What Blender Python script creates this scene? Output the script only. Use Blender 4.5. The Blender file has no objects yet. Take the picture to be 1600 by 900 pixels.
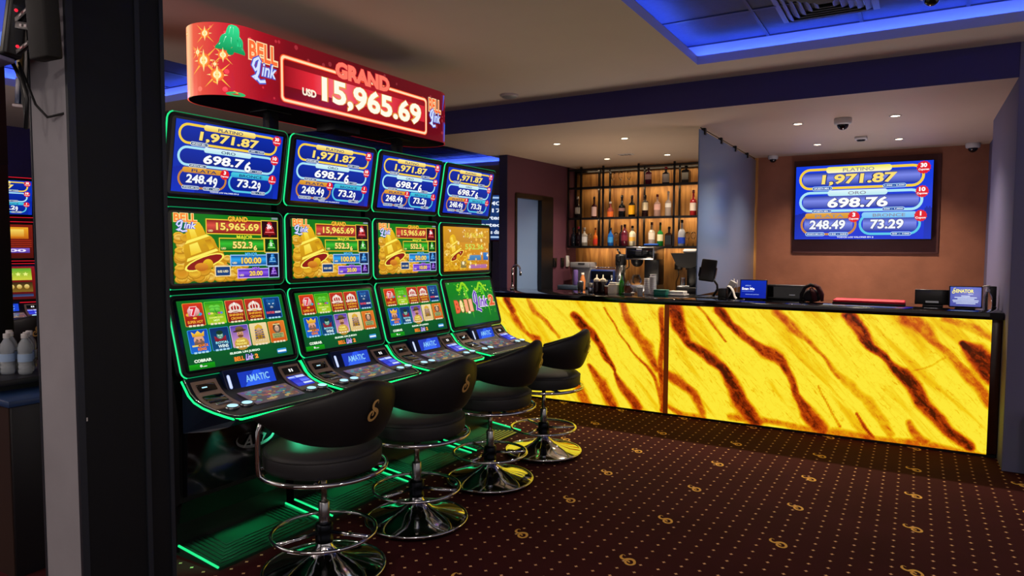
import bpy, bmesh, math, random
import numpy as np
from mathutils import Vector, Matrix
random.seed(7)
PI = math.pi
SC = bpy.context.scene
COL = SC.collection

# ------------------------------------------------------------------ camera
def make_camera():
    yaw, tilt, roll = math.radians(30.6), math.radians(3.3), math.radians(0.23)
    f = Vector((-math.sin(yaw)*math.cos(tilt), math.cos(yaw)*math.cos(tilt), -math.sin(tilt)))
    r = Vector((math.cos(yaw), math.sin(yaw), 0)); u = r.cross(f)
    r2 = r*math.cos(roll)+u*math.sin(roll); u2 = u*math.cos(roll)-r*math.sin(roll)
    cd = bpy.data.cameras.new('camera'); cd.sensor_width = 36; cd.lens = 24.0; cd.clip_start = 0.02
    c = bpy.data.objects.new('camera', cd); COL.objects.link(c)
    c.matrix_world = Matrix(((r2.x, u2.x, -f.x, 0), (r2.y, u2.y, -f.y, 0), (r2.z, u2.z, -f.z, 1.55), (0, 0, 0, 1)))
    SC.camera = c
make_camera()
vs = SC.view_settings
vs.view_transform = 'Standard'; vs.look = 'None'; vs.gamma = 1.0; vs.use_curve_mapping = False
vs.exposure = 0.0
try:
    SC.cycles.use_denoising = True
    SC.cycles.max_bounces = 8; SC.cycles.transparent_max_bounces = 8
    SC.cycles.sample_clamp_indirect = 4.0
    SC.cycles.caustics_reflective = False; SC.cycles.caustics_refractive = False
except Exception:
    pass

# ------------------------------------------------------------------ world, the room's lamps and added fill lights
W = bpy.data.worlds.new('world'); SC.world = W; W.use_nodes = True
W.node_tree.nodes['Background'].inputs[0].default_value = (0.60, 0.52, 0.50, 1)
W.node_tree.nodes['Background'].inputs[1].default_value = 0.62

def area(name, loc, size, power, color, rot=(0, 0, 0), sizey=None):
    l = bpy.data.lights.new(name, 'AREA'); l.energy = power; l.color = color; l.size = size
    if sizey: l.shape = 'RECTANGLE'; l.size_y = sizey
    o = bpy.data.objects.new(name, l); o.location = loc; o.rotation_euler = rot; COL.objects.link(o)
    return o
def spot(name, loc, power, color, angle=100, blend=0.8, size=0.03):
    l = bpy.data.lights.new(name, 'SPOT'); l.energy = power; l.color = color
    l.spot_size = math.radians(angle); l.spot_blend = blend; l.shadow_soft_size = size
    o = bpy.data.objects.new(name, l); o.location = loc; COL.objects.link(o)
    return o
# ceiling lamps of the hall behind the photographer
for (lx, ly) in ((-1.6, -1.2), (0.8, -1.2), (1.6, 1.4), (-4.2, -0.8)):
    area('hall_lamp_light', (lx, ly, 2.93), 0.35, 22, (1.0, 0.86, 0.74))
# unseen upward fill lights added to brighten the ceiling
area('ceiling_fill_light', (0.6, -1.6, 1.7), 1.2, 66, (1.0, 0.94, 0.93), (PI, 0, 0))
area('ceiling_fill_light', (-6.2, 0.2, 1.9), 0.8, 66, (1.0, 0.90, 0.88), (PI, 0, 0))
# unseen fill lights added behind the counter; light strips under the bar shelves
area('niche_fill_light', (-3.1, 7.5, 0.9), 0.25, 16, (1.0, 0.80, 0.60), (PI, 0, 0), 1.2)
area('niche_fill_light', (-0.5, 7.5, 0.9), 0.25, 12, (1.0, 0.86, 0.86), (PI, 0, 0), 1.2)
for sz in (2.41, 1.975, 1.565, 2.68):
    l = area('shelf_light', (-3.1, 9.17, sz), 2.2, 2.6 if sz > 2.6 else 3.8, (1.0, 0.72, 0.42), (math.radians(25), 0, 0), 0.02)
# warm downlights in the bar soffit
DOWN = [(-3.54, 6.97), (-2.73, 6.97), (-3.54, 8.43), (-2.73, 8.43), (-1.0, 6.97), (-0.2, 6.97), (-1.0, 8.43), (-0.2, 8.43)]
for (lx, ly) in DOWN:
    spot('downlight_beam', (lx, ly, 2.715), 120, (1.0, 0.80, 0.58), 125, 0.9)

# ------------------------------------------------------------------ colours and materials
def s2l(c): return c/12.92 if c <= 0.04045 else ((c+0.055)/1.055)**2.4
def C(h, k=1.0):
    if isinstance(h, str):
        h = h.lstrip('#'); t = tuple(int(h[i:i+2], 16)/255 for i in (0, 2, 4))
        return tuple(s2l(x)*k for x in t)+(1.0,)
    return tuple(x*k for x in h[:3])+(1.0,)
MATS = {}
def mat(name, color, rough=0.5, metal=0.0, emis=None, es=0.0, trans=0.0, ior=1.45, coat=0.0, spec=0.5, bump=0, bscale=60, mottled=0.0, mscale=3.0):
    m = bpy.data.materials.new(name); m.use_nodes = True; nt = m.node_tree
    b = nt.nodes['Principled BSDF']; c = C(color)
    b.inputs['Base Color'].default_value = c
    b.inputs['Roughness'].default_value = rough; b.inputs['Metallic'].default_value = metal
    b.inputs['IOR'].default_value = ior; b.inputs['Transmission Weight'].default_value = trans
    b.inputs['Coat Weight'].default_value = coat; b.inputs['Specular IOR Level'].default_value = spec
    b.inputs['Coat Roughness'].default_value = 0.08
    if emis is not None:
        b.inputs['Emission Color'].default_value = C(emis); b.inputs['Emission Strength'].default_value = es
    tc = nt.nodes.new('ShaderNodeTexCoord')
    nz = nt.nodes.new('ShaderNodeTexNoise'); nz.inputs['Scale'].default_value = mscale; nz.inputs['Detail'].default_value = 4
    nt.links.new(tc.outputs['Object'], nz.inputs['Vector'])
    mx = nt.nodes.new('ShaderNodeMix'); mx.data_type = 'RGBA'
    k = 1-mottled
    mx.inputs[6].default_value = (c[0]*k, c[1]*k, c[2]*k, 1); mx.inputs[7].default_value = tuple(min(1, x*(1+mottled)) for x in c[:3])+(1,)
    nt.links.new(nz.outputs['Fac'], mx.inputs[0]); nt.links.new(mx.outputs[2], b.inputs['Base Color'])
    if bump:
        n2 = nt.nodes.new('ShaderNodeTexNoise'); n2.inputs['Scale'].default_value = bscale; n2.inputs['Detail'].default_value = 5
        nt.links.new(tc.outputs['Object'], n2.inputs['Vector'])
        bp = nt.nodes.new('ShaderNodeBump'); bp.inputs['Strength'].default_value = bump; bp.inputs['Distance'].default_value = 0.01
        nt.links.new(n2.outputs['Fac'], bp.inputs['Height']); nt.links.new(bp.outputs['Normal'], b.inputs['Normal'])
    MATS[name] = m
    return m
M = MATS
mat('ceiling_paint', '#dcd0c8', 0.85, bump=0.05, mottled=0.04)
mat('soffit_paint', '#c9b6a2', 0.55, bump=0.05, mottled=0.04)
mat('beam_paint', '#2e2766', 0.6, mottled=0.08)
mat('purple_paint', '#5a3444', 0.6, mottled=0.1)
mat('navy_paint', '#232043', 0.6, mottled=0.1)
mat('lilac_paint', '#6b698c', 0.6, mottled=0.06)
mat('gray_plaster', '#8f8d95', 0.75, bump=0.15, bscale=12, mottled=0.22, mscale=4)
mat('pillar_wood', '#0d1016', 0.5, spec=0.3, mottled=0.2, mscale=8)
mat('pillar_edge', '#20252f', 0.4)
mat('stucco', '#96604a', 0.7, bump=0.35, bscale=9, mottled=0.38, mscale=3.5)
mat('stucco_dark', '#5a3634', 0.7, bump=0.35, bscale=9, mottled=0.2, mscale=6)
mat('cove_blue_lit_paint', '#a8b2ec', 0.6)  # blue glow of the cove strips put into the paint
mat('chrome', '#dcdfe4', 0.07, 1.0)
mat('steel', '#a9adb3', 0.25, 1.0)
mat('brushed_pole', '#9a938c', 0.22, 1.0)
mat('black_leather', '#151519', 0.46, bump=0.06, bscale=220, spec=0.45)
mat('black_plastic', '#0d0e11', 0.35)
mat('black_gloss', '#06080b', 0.08, coat=0.6)
mat('black_metal', '#0b0b10', 0.4, 0.3)
mat('dark_steel', '#1c1f25', 0.3, 0.9)
mat('gold_print', '#c9a264', 0.35, 0.2)
mat('rubber', '#0a0a0a', 0.7)
mat('bronze_trim', '#b39a8c', 0.4, 0.2)
mat('housing_blue_lit', '#14265a', 0.3)  # the display's blue light put into the housing colour
mat('deck_navy', '#0c1c30', 0.32)
mat('seat_leather', '#232327', 0.55, bump=0.05, bscale=220, spec=0.5)
mat('water_plastic', '#dfe9f4', 0.12, trans=0.65, ior=1.33)
mat('green_led', '#0a3020', 0.3, emis='#20e888', es=1.15)
mat('green_led_deck', '#0a3020', 0.3, emis='#06c858', es=3.6)
mat('red_led_deck', '#300a10', 0.3, emis='#ff2038', es=1.6)
mat('green_led_dim', '#0a3020', 0.3, emis='#12b870', es=0.62)
mat('red_led_dim', '#300a10', 0.3, emis='#ff1c34', es=1.3)
mat('red_led', '#300a10', 0.3, emis='#ff2038', es=1.3)
mat('blue_led', '#101840', 0.3, emis='#6a90ff', es=24.0)
mat('white_led', '#a0d0e0', 0.2, emis='#b8f0ff', es=0.95)
mat('plate_green_lit', '#27503f', 0.25, 0.4, coat=0.5)  # green of the light strips put into the plate colour
mat('plate_groove', '#04120c', 0.5)
mat('counter_black', '#08080e', 0.07, coat=0.5, mottled=0.3, mscale=40)
mat('lamp_glow', '#fff0d0', 0.3, emis='#ffe6b8', es=14)
mat('white_plastic', '#c9c9cc', 0.4)
mat('cream_plastic', '#fff6dc', 0.45)
mat('gray_plastic', '#83858c', 0.4)
mat('paper', '#dcdcdc', 0.8)
mat('dark_red_cloth', '#43131f', 0.85, bump=0.3, bscale=30)
mat('dark_cloth', '#17121c', 0.85, bump=0.3, bscale=30)
mat('red_mat', '#e01238', 0.5)
mat('blue_plastic', '#1c3478', 0.4)
mat('teal_plastic', '#0f7a6c', 0.35)
mat('slate_top', '#3d4a5c', 0.25)
mat('copper_sauce', '#5a2312', 0.3)
mat('sauce_dark', '#240d10', 0.15)
mat('blue_cloth', '#15489c', 0.85)
mat('cardboard', '#b89a5c', 0.6)
mat('cabinet_dark', '#15151a', 0.4)
mat('cabinet_top', '#233a63', 0.3)  # blue reflection on the worktop put into its colour
mat('cabinet_brown', '#30211d', 0.5, mottled=0.2)
mat('clear_glass', '#ffffff', 0.03, trans=1.0, ior=1.4)
mat('clear_plastic', '#f0f6ff', 0.08, trans=0.95, ior=1.33)
mat('frost_glass', '#8aa6d4', 0.24, trans=0.35, ior=1.45)  # blue reflection put into the glass tint
mat('door_glass', '#7896c6', 0.45, trans=0.1)
mat('cup_plastic', '#dcdce4', 0.3, trans=0.25)
mat('side_yellow_lit', '#b7a55c', 0.35)  # yellow light on the television edge put into the colour
mat('lilac_bright', '#c0b4b8', 0.4)

def screen_mat():
    m = bpy.data.materials.new('lit_screen'); m.use_nodes = True; nt = m.node_tree
    b = nt.nodes['Principled BSDF']; b.inputs['Base Color'].default_value = (0.01, 0.01, 0.01, 1)
    b.inputs['Roughness'].default_value = 0.12; b.inputs['Specular IOR Level'].default_value = 0.3
    a = nt.nodes.new('ShaderNodeAttribute'); a.attribute_name = 'Col'
    nt.links.new(a.outputs['Color'], b.inputs['Emission Color']); b.inputs['Emission Strength'].default_value = 1.0
    M['lit_screen'] = m
screen_mat()
def print_mat():
    m = bpy.data.materials.new('printed_label'); m.use_nodes = True; nt = m.node_tree
    b = nt.nodes['Principled BSDF']; b.inputs['Roughness'].default_value = 0.5
    a = nt.nodes.new('ShaderNodeAttribute'); a.attribute_name = 'Col'
    nt.links.new(a.outputs['Color'], b.inputs['Base Color'])
    M['printed_label'] = m
print_mat()
def liquid(name, col, trans=0.75, rough=0.06):
    return mat(name, col, rough, trans=trans, ior=1.4)

# ------------------------------------------------------------------ mesh builder
class MB:
    def __init__(s): s.v = []; s.f = []; s.mi = []; s.sm = []; s.col = None
    def add(s, vs, fs, m=0, sm=False, X=None):
        o = len(s.v)
        s.v += [tuple(X @ Vector(p)) if X is not None else tuple(p) for p in vs]
        for q in fs: s.f.append([o+i for i in q]); s.mi.append(m); s.sm.append(sm)
    def box(s, lo, hi, m=0, bev=0.0, seg=2, X=None):
        lo = Vector(lo); hi = Vector(hi)
        if bev <= 0:
            x0, y0, z0 = lo; x1, y1, z1 = hi
            s.add([(x0,y0,z0),(x1,y0,z0),(x1,y1,z0),(x0,y1,z0),(x0,y0,z1),(x1,y0,z1),(x1,y1,z1),(x0,y1,z1)],
                  [(0,3,2,1),(4,5,6,7),(0,1,5,4),(1,2,6,5),(2,3,7,6),(3,0,4,7)], m, False, X); return
        bm = bmesh.new(); bmesh.ops.create_cube(bm, size=1.0)
        d = hi-lo; c = (hi+lo)/2
        for v in bm.verts: v.co = Vector((v.co.x*d.x+c.x, v.co.y*d.y+c.y, v.co.z*d.z+c.z))
        bmesh.ops.bevel(bm, geom=list(bm.edges), offset=min(bev, min(d)*0.49), segments=seg, affect='EDGES', profile=0.5)
        bm.verts.index_update()
        s.add([v.co for v in bm.verts], [[v.index for v in f.verts] for f in bm.faces], m, True, X); bm.free()
    def prism(s, poly, h0, h1, axis='z', m=0, sm=False, X=None):
        n = len(poly)
        def p3(a, b, h): return {'z': (a, b, h), 'x': (h, a, b), 'y': (a, h, b)}[axis]
        vs = [p3(a, b, h0) for a, b in poly]+[p3(a, b, h1) for a, b in poly]
        fs = [tuple(range(n))[::-1], tuple(range(n, 2*n))]
        s.add(vs, fs, m, False, X); s.add(vs, [(i, (i+1) % n, n+(i+1) % n, n+i) for i in range(n)], m, sm, X)
    def lathe(s, prof, n=24, c=(0, 0, 0), m=0, sm=True, X=None, cap=True):
        vs = []; fs = []; k = len(prof)
        for j in range(n):
            a = 2*PI*j/n
            for r, z in prof: vs.append((c[0]+r*math.cos(a), c[1]+r*math.sin(a), c[2]+z))
        for j in range(n):
            for i in range(k-1): fs.append((j*k+i, ((j+1) % n)*k+i, ((j+1) % n)*k+i+1, j*k+i+1))
        if cap:
            if prof[0][0] > 1e-6: fs.append([j*k for j in range(n)][::-1])
            if prof[-1][0] > 1e-6: fs.append([j*k+k-1 for j in range(n)])
        s.add(vs, fs, m, sm, X)
    def tube(s, pts, r, n=8, closed=False, m=0, X=None):
        P = [Vector(p) for p in pts]; k = len(P); vs = []; fs = []
        rr = r if isinstance(r, (list, tuple)) else [r]*k
        up = None
        for i in range(k):
            a = P[(i-1) % k] if (closed or i > 0) else P[i]; b = P[(i+1) % k] if (closed or i < k-1) else P[i]
            t = (b-a)
            if t.length < 1e-9: t = Vector((0, 0, 1))
            t.normalize()
            if up is None: up = Vector((0, 0, 1)) if abs(t.z) < 0.9 else Vector((1, 0, 0))
            u = up-t*up.dot(t)
            if u.length < 1e-6: u = t.orthogonal()
            u.normalize(); w = t.cross(u); up = u
            for j in range(n):
                q = 2*PI*j/n; vs.append(P[i]+(u*math.cos(q)+w*math.sin(q))*rr[i])
        for i in range(k if closed else k-1):
            for j in range(n):
                a = i*n+j; b = i*n+(j+1) % n; c = ((i+1) % k)*n+(j+1) % n; d = ((i+1) % k)*n+j
                fs.append((a, b, c, d))
        if not closed: fs += [list(range(n))[::-1], [(k-1)*n+j for j in range(n)]]
        s.add(vs, fs, m, True, X)
    def mesh(s, name, mats):
        me = bpy.data.meshes.new(name); me.from_pydata(s.v, [], s.f); me.update()
        for x in mats: me.materials.append(M[x])
        me.polygons.foreach_set('material_index', s.mi); me.polygons.foreach_set('use_smooth', s.sm)
        if s.col is not None:
            a = me.color_attributes.new('Col', 'FLOAT_COLOR', 'CORNER')
            flat = [x for fc in s.col for c in fc for x in c]
            a.data.foreach_set('color', flat)
        else:
            bm = bmesh.new(); bm.from_mesh(me); bmesh.ops.recalc_face_normals(bm, faces=bm.faces); bm.to_mesh(me); bm.free()
            if any(s.sm) and not all(s.sm): pass
        me.update(); return me
    def build(s, name, mats, parent=None, X=None):
        if isinstance(mats, str): mats = [mats]
        return link(name, s.mesh(name, mats), parent, X)
def link(name, me, parent=None, X=None):
    o = bpy.data.objects.new(name, me); COL.objects.link(o)
    if parent is not None: o.parent = parent
    if X is not None: o.matrix_local = X
    return o
CACHE = {}
def cpart(key, name, mats, fn, parent, X=None):
    if key not in CACHE:
        b = fn(); CACHE[key] = b.mesh(name, [mats] if isinstance(mats, str) else mats)
    return link(name, CACHE[key], parent, X)
def tag(o, label=None, cat=None, group=None, kind=None):
    if label: o['label'] = label
    if cat: o['category'] = cat
    if group: o['group'] = group
    if kind: o['kind'] = kind
    return o
def thing(name, label, cat, loc=(0, 0, 0), rz=0.0, group=None):
    o = bpy.data.objects.new(name, None); COL.objects.link(o); o.empty_display_size = 0.1
    o.location = loc; o.rotation_euler = (0, 0, rz)
    return tag(o, label, cat, group)
def struct(name, mb, mats, label=None, cat=None):
    return tag(mb.build(name, mats), label, cat, None, 'structure')
def subd(o, n=1):
    md = o.modifiers.new('sub', 'SUBSURF'); md.levels = n; md.render_levels = n
    return o

# ------------------------------------------------------------------ lettering and screen pictures
TXT = {}
def text_mesh(t, bold=0.0, shear=0.0):
    k = (t, bold, shear)
    if k in TXT: return TXT[k]
    cu = bpy.data.curves.new('lettering', 'FONT'); cu.body = t; cu.offset = bold; cu.shear = shear; cu.resolution_u = 3
    o = bpy.data.objects.new('lettering', cu); COL.objects.link(o)
    dg = bpy.context.evaluated_depsgraph_get(); me = o.evaluated_get(dg).to_mesh()
    v = [(p.co.x, p.co.y) for p in me.vertices]; f = [list(p.vertices) for p in me.polygons]
    # keep only faces, orient upwards
    out = []
    for q in f:
        ar = sum(v[q[i]][0]*v[q[(i+1) % len(q)]][1]-v[q[(i+1) % len(q)]][0]*v[q[i]][1] for i in range(len(q)))
        out.append(q if ar > 0 else q[::-1])
    o.evaluated_get(dg).to_mesh_clear(); bpy.data.objects.remove(o); bpy.data.curves.remove(cu)
    xs = [p[0] for p in v]; ys = [p[1] for p in v]
    bb = (min(xs), min(ys), max(xs), max(ys)) if v else (0, 0, 1, 1)
    TXT[k] = (v, out, bb); return TXT[k]
SWASH = [(525, 318), (533, 268), (497, 268), (452, 290), (424, 335), (428, 380), (468, 408), (503, 437), (508, 480), (476, 533), (422, 567), (366, 560), (344, 515), (360, 462), (398, 428), (424, 440), (421, 474), (404, 496)]
SWASHW = [6, 9, 20, 26, 28, 32, 42, 40, 32, 26, 26, 28, 30, 26, 22, 20, 20, 12]
def s_strip():
    """the script S mark as a ribbon: quads in a unit box (height 1, x to scale)"""
    p = [((x-435)/315, (420-y)/315) for x, y in SWASH]; w = [q/315/2*1.5 for q in SWASHW]
    # smooth
    def cr(P, i, t):
        a, b, c, d = [P[max(0, min(len(P)-1, j))] for j in (i-1, i, i+1, i+2)]
        def g(a, b, c, d): return 0.5*((2*b)+(-a+c)*t+(2*a-5*b+4*c-d)*t*t+(-a+3*b-3*c+d)*t**3)
        return tuple(g(a[k], b[k], c[k], d[k]) for k in range(len(a)))
    pts = [(x, y, z) for (x, y), z in zip(p, w)]; sm = []
    for i in range(len(pts)-1):
        for t in (0, 0.25, 0.5, 0.75): sm.append(cr(pts, i, t))
    sm.append(pts[-1]); L = []; R = []
    for i in range(len(sm)):
        a = sm[max(0, i-1)]; b = sm[min(len(sm)-1, i+1)]
        dx, dy = b[0]-a[0], b[1]-a[1]; n = math.hypot(dx, dy) or 1
        nx, ny = -dy/n, dx/n; q = sm[i]
        L.append((q[0]+nx*q[2], q[1]+ny*q[2])); R.append((q[0]-nx*q[2], q[1]-ny*q[2]))
    return L, R
SL, SR = s_strip()

class Canvas(MB):
    """flat picture: W x H picture units, y down; fn(x, y, lift) -> 3D"""
    def __init__(s, W, H, w=None, h=None, fn=None, step=0.00002):
        super().__init__(); s.W = W; s.H = H; s.col = []; s.lay = 0; s.step = step
        s.fn = fn or (lambda x, y, l: ((x/W-0.5)*w, (0.5-y/H)*h, l))
    def up(s): s.lay += s.step
    def poly(s, pts, c, c2=None, quads=None):
        """pts list; c colour, c2 = colour at lowest edge (vertical blend)"""
        a = C(c); o = len(s.v); ys = [p[1] for p in pts]; y0, y1 = min(ys), max(ys)
        b = C(c2) if c2 is not None else a
        s.v += [s.fn(x, y, s.lay) for x, y in pts]
        def cc(y):
            t = (y-y0)/(y1-y0) if y1 > y0 else 0
            return tuple(a[k]*(1-t)+b[k]*t for k in range(4))
        for q in (quads or [list(range(len(pts)))]):
            ar = sum(pts[q[i]][0]*pts[q[(i+1) % len(q)]][1]-pts[q[(i+1) % len(q)]][0]*pts[q[i]][1] for i in range(len(q)))
            if ar > 0: q = q[::-1]
            s.f.append([o+i for i in q]); s.mi.append(0); s.sm.append(False); s.col.append([cc(pts[i][1]) for i in q])
    def rect(s, x0, y0, x1, y1, c, c2=None, nx=1):
        s.up()
        for i in range(nx):
            a = x0+(x1-x0)*i/nx; b = x0+(x1-x0)*(i+1)/nx
            s.poly([(a, y0), (b, y0), (b, y1), (a, y1)], c, c2)
    def hblend(s, x0, y0, x1, y1, cols, nx=6):
        s.up(); n = len(cols)-1
        for k in range(n):
            for i in range(nx):
                t0, t1 = i/nx, (i+1)/nx; a, b = C(cols[k]), C(cols[k+1])
                ca = tuple(a[j]*(1-t0)+b[j]*t0 for j in range(4)); cb = tuple(a[j]*(1-t1)+b[j]*t1 for j in range(4))
                xa = x0+(x1-x0)*(k+t0)/n; xb = x0+(x1-x0)*(k+t1)/n; o = len(s.v)
                s.v += [s.fn(xa, y0, s.lay), s.fn(xa, y1, s.lay), s.fn(xb, y1, s.lay), s.fn(xb, y0, s.lay)]
                s.f.append([o, o+1, o+2, o+3]); s.mi.append(0); s.sm.append(False); s.col.append([ca, ca, cb, cb])
    def bar(s, x0, y0, x1, y1, dark, light):
        ym = y0+(y1-y0)*0.4
        s.up(); s.poly([(x0, y0), (x1, y0), (x1, ym), (x0, ym)], dark, light); s.poly([(x0, ym), (x1, ym), (x1, y1), (x0, y1)], light, dark)
    def rr(s, x0, y0, x1, y1, r, n=6):
        r = min(r, (x1-x0)/2, (y1-y0)/2); P = []
        for cx, cy, a0 in ((x1-r, y0+r, -90), (x1-r, y1-r, 0), (x0+r, y1-r, 90), (x0+r, y0+r, 180)):
            for i in range(n+1):
                a = math.radians(a0+90*i/n); P.append((cx+r*math.cos(a), cy+r*math.sin(a)))
        return P
    def rrect(s, x0, y0, x1, y1, r, c, c2=None): s.up(); s.poly(s.rr(x0, y0, x1, y1, r), c, c2)
    def ring(s, x0, y0, x1, y1, r, t, c, n=6):
        s.up(); A = s.rr(x0, y0, x1, y1, r, n); B = s.rr(x0+t, y0+t, x1-t, y1-t, max(r-t, 0.01), n); k = len(A)
        s.poly(A+B, c, None, [[i, (i+1) % k, k+(i+1) % k, k+i] for i in range(k)])
    def ell(s, cx, cy, rx, ry, c, c2=None, rot=0, n=16):
        s.up(); a = math.radians(rot); P = []
        for i in range(n):
            q = 2*PI*i/n; x, y = rx*math.cos(q), ry*math.sin(q)
            P.append((cx+x*math.cos(a)-y*math.sin(a), cy+x*math.sin(a)+y*math.cos(a)))
        s.poly(P, c, c2)
    def star(s, cx, cy, r, c, k=4, inner=0.25, rot=0):
        s.up(); P = []
        for i in range(2*k):
            q = PI*i/k+math.radians(rot); rr = r if i % 2 == 0 else r*inner
            P.append((cx+rr*math.sin(q), cy-rr*math.cos(q)))
        o = (cx, cy); n = len(P)
        s.poly(P+[o], c, None, [[i, (i+1) % n, n] for i in range(n)])
    def text(s, t, x0, y0, x1, y1, c, bold=0.0, shear=0.0, c2=None, slope=0.0):
        s.up(); v, f, bb = text_mesh(t, bold, shear); W = bb[2]-bb[0]; H = bb[3]-bb[1]
        pts = [(x0+(p[0]-bb[0])/W*(x1-x0), y1-(p[1]-bb[1])/H*(y1-y0)+slope*(p[0]-bb[0])/W) for p in v]
        s.poly(pts, c, c2, [list(q) for q in f])
    def otext(s, t, x0, y0, x1, y1, c, oc, bold=0.02, ob=0.06, shear=0.0, c2=None, slope=0.0):
        g = (ob-bold)*(y1-y0)*0.9; gx = (ob-bold)*(y1-y0)*0.9
        s.text(t, x0-gx, y0-g, x1+gx, y1+g, oc, ob, shear, None, slope); s.text(t, x0, y0, x1, y1, c, bold, shear, c2, slope)
    def path(s, pts, w, c):
        s.up(); L = []; R = []
        for i, p in enumerate(pts):
            a = pts[max(0, i-1)]; b = pts[min(len(pts)-1, i+1)]; dx, dy = b[0]-a[0], b[1]-a[1]; n = math.hypot(dx, dy) or 1
            ww = w[i] if isinstance(w, list) else w
            L.append((p[0]-dy/n*ww/2, p[1]+dx/n*ww/2)); R.append((p[0]+dy/n*ww/2, p[1]-dx/n*ww/2))
        k = len(pts); s.poly(L+R, c, None, [[i, i+1, k+i+1, k+i] for i in range(k-1)])
    def smark(s, cx, cy, h, c):
        s.up(); k = len(SL); s.poly([(cx+x*h, cy-y*h) for x, y in SL]+[(cx+x*h, cy-y*h) for x, y in SR], c, None, [[i, i+1, k+i+1, k+i] for i in range(k-1)])
    def bell(s, cx, cy, h, col, light, dark, rot=0, mouth=None):
        a = math.radians(rot)
        def T(x, y): x *= h; y *= h; return (cx+x*math.cos(a)-y*math.sin(a), cy+x*math.sin(a)+y*math.cos(a))
        out = [(-.08, -.52), (.08, -.52), (.17, -.46), (.21, -.34), (.23, -.16), (.33, -.10), (.38, .0), (.40, .18), (.5, .34), (.5, .42), (-.5, .42), (-.5, .34), (-.40, .18), (-.38, .0), (-.33, -.10), (-.23, -.16), (-.21, -.34), (-.17, -.46)]
        s.up(); rows = [(.08, -.52), (.17, -.46), (.21, -.34), (.23, -.16), (.33, -.10), (.38, .0), (.40, .18), (.5, .34), (.5, .42)]
        ca, cb = C(col), C(dark)
        for (w0, y0), (w1, y1) in zip(rows, rows[1:]):
            k0 = (y0+.52)/.94; k1 = (y1+.52)/.94; m0 = tuple(ca[j]*(1-k0)+cb[j]*k0 for j in range(3)); m1 = tuple(ca[j]*(1-k1)+cb[j]*k1 for j in range(3))
            for i in range(6):
                a0, a1 = -1+i/3, -1+(i+1)/3; s.poly([T(w0*a0, y0), T(w0*a1, y0), T(w1*a1, y1), T(w1*a0, y1)], m0, m1)
        s.up(); s.poly([T(*p) for p in [(-.11, -.44), (.0, -.44), (.02, -.18), (-.13, -.18)]], light, col); s.poly([T(*p) for p in [(-.22, -.07), (-.02, -.07), (-.0, .16), (-.26, .16)]], light, col); s.poly([T(*p) for p in [(-.24, -.17), (.24, -.17), (.31, -.11), (-.31, -.11)]], light); s.poly([T(*p) for p in [(.16, -.06), (.30, -.04), (.32, .16), (.2, .18)]], dark, col)
        s.up(); s.poly([T(*p) for p in [(-.36, .2), (.36, .2), (.4, .26), (-.4, .26)]], light)
        if mouth:
            n = 16; s.up(); s.poly([T(.5*math.cos(2*PI*i/n), .4+.14*math.sin(2*PI*i/n)) for i in range(n)], light)
            s.up(); s.poly([T(.45*math.cos(2*PI*i/n), .4+.11*math.sin(2*PI*i/n)) for i in range(n)], mouth)
            s.up(); s.poly([T(.05+.13*math.cos(2*PI*i/n), .47+.12*math.sin(2*PI*i/n)) for i in range(n)], col, dark)
        else:
            n = 12; s.up(); s.poly([T(.12*math.cos(2*PI*i/n), .45+.1*math.sin(2*PI*i/n)) for i in range(n)], dark)
    def logo(s, x0, y0, x1, y1, bell='#ff8a30', edge='#ffe89a', link='#dfe6ff', lk='#5048c0', slope=0.0):
        """stacked BELL over script Link"""
        w = x1-x0; h = y1-y0
        s.otext('BELL', x0, y0, x1, y0+h*0.46, bell, edge, 0.03, 0.09, 0, None, slope)
        cx, cy = x0+w*0.08, y0+h*0.36
        Lp = [(cx+w*.30, cy+h*.12), (cx+w*.24, cy+h*.02), (cx+w*.1, cy+h*.10), (cx+w*.04, cy+h*.24), (cx+w*.12, cy+h*.34), (cx+w*.22, cy+h*.26), (cx+w*.27, cy+h*.1), (cx+w*.22, cy+h*.38), (cx+w*.12, cy+h*.56), (cx+w*.03, cy+h*.52), (cx+w*.12, cy+h*.48), (cx+w*.28, cy+h*.60), (cx+w*.48, cy+h*.56)]
        Lp = [(x, y+slope*0.5) for x, y in Lp]
        s.path(Lp, h*0.14, lk); s.path(Lp, h*0.075, link)
        s.otext('ink', x0+w*.42, y0+h*.46, x1-w*.04, y0+h*.80, link, lk, 0.02, 0.09, 0.25, None, slope*0.6)
    def hlogo(s, x0, y0, x1, y1):
        """BELL Link 2 in one row"""
        w = x1-x0; h = y1-y0
        s.otext('BELL', x0, y0+h*.1, x0+w*.40, y1, '#ff9a30', '#a02010', 0.03, 0.09)
        s.otext('Link', x0+w*.46, y0-h*.15, x0+w*.80, y1+h*.1, '#e0c8ff', '#6038c0', 0.02, 0.10, 0.3)
        s.otext('2', x0+w*.86, y0+h*.05, x1, y1, '#ffb040', '#b02010', 0.04, 0.1)

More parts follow.
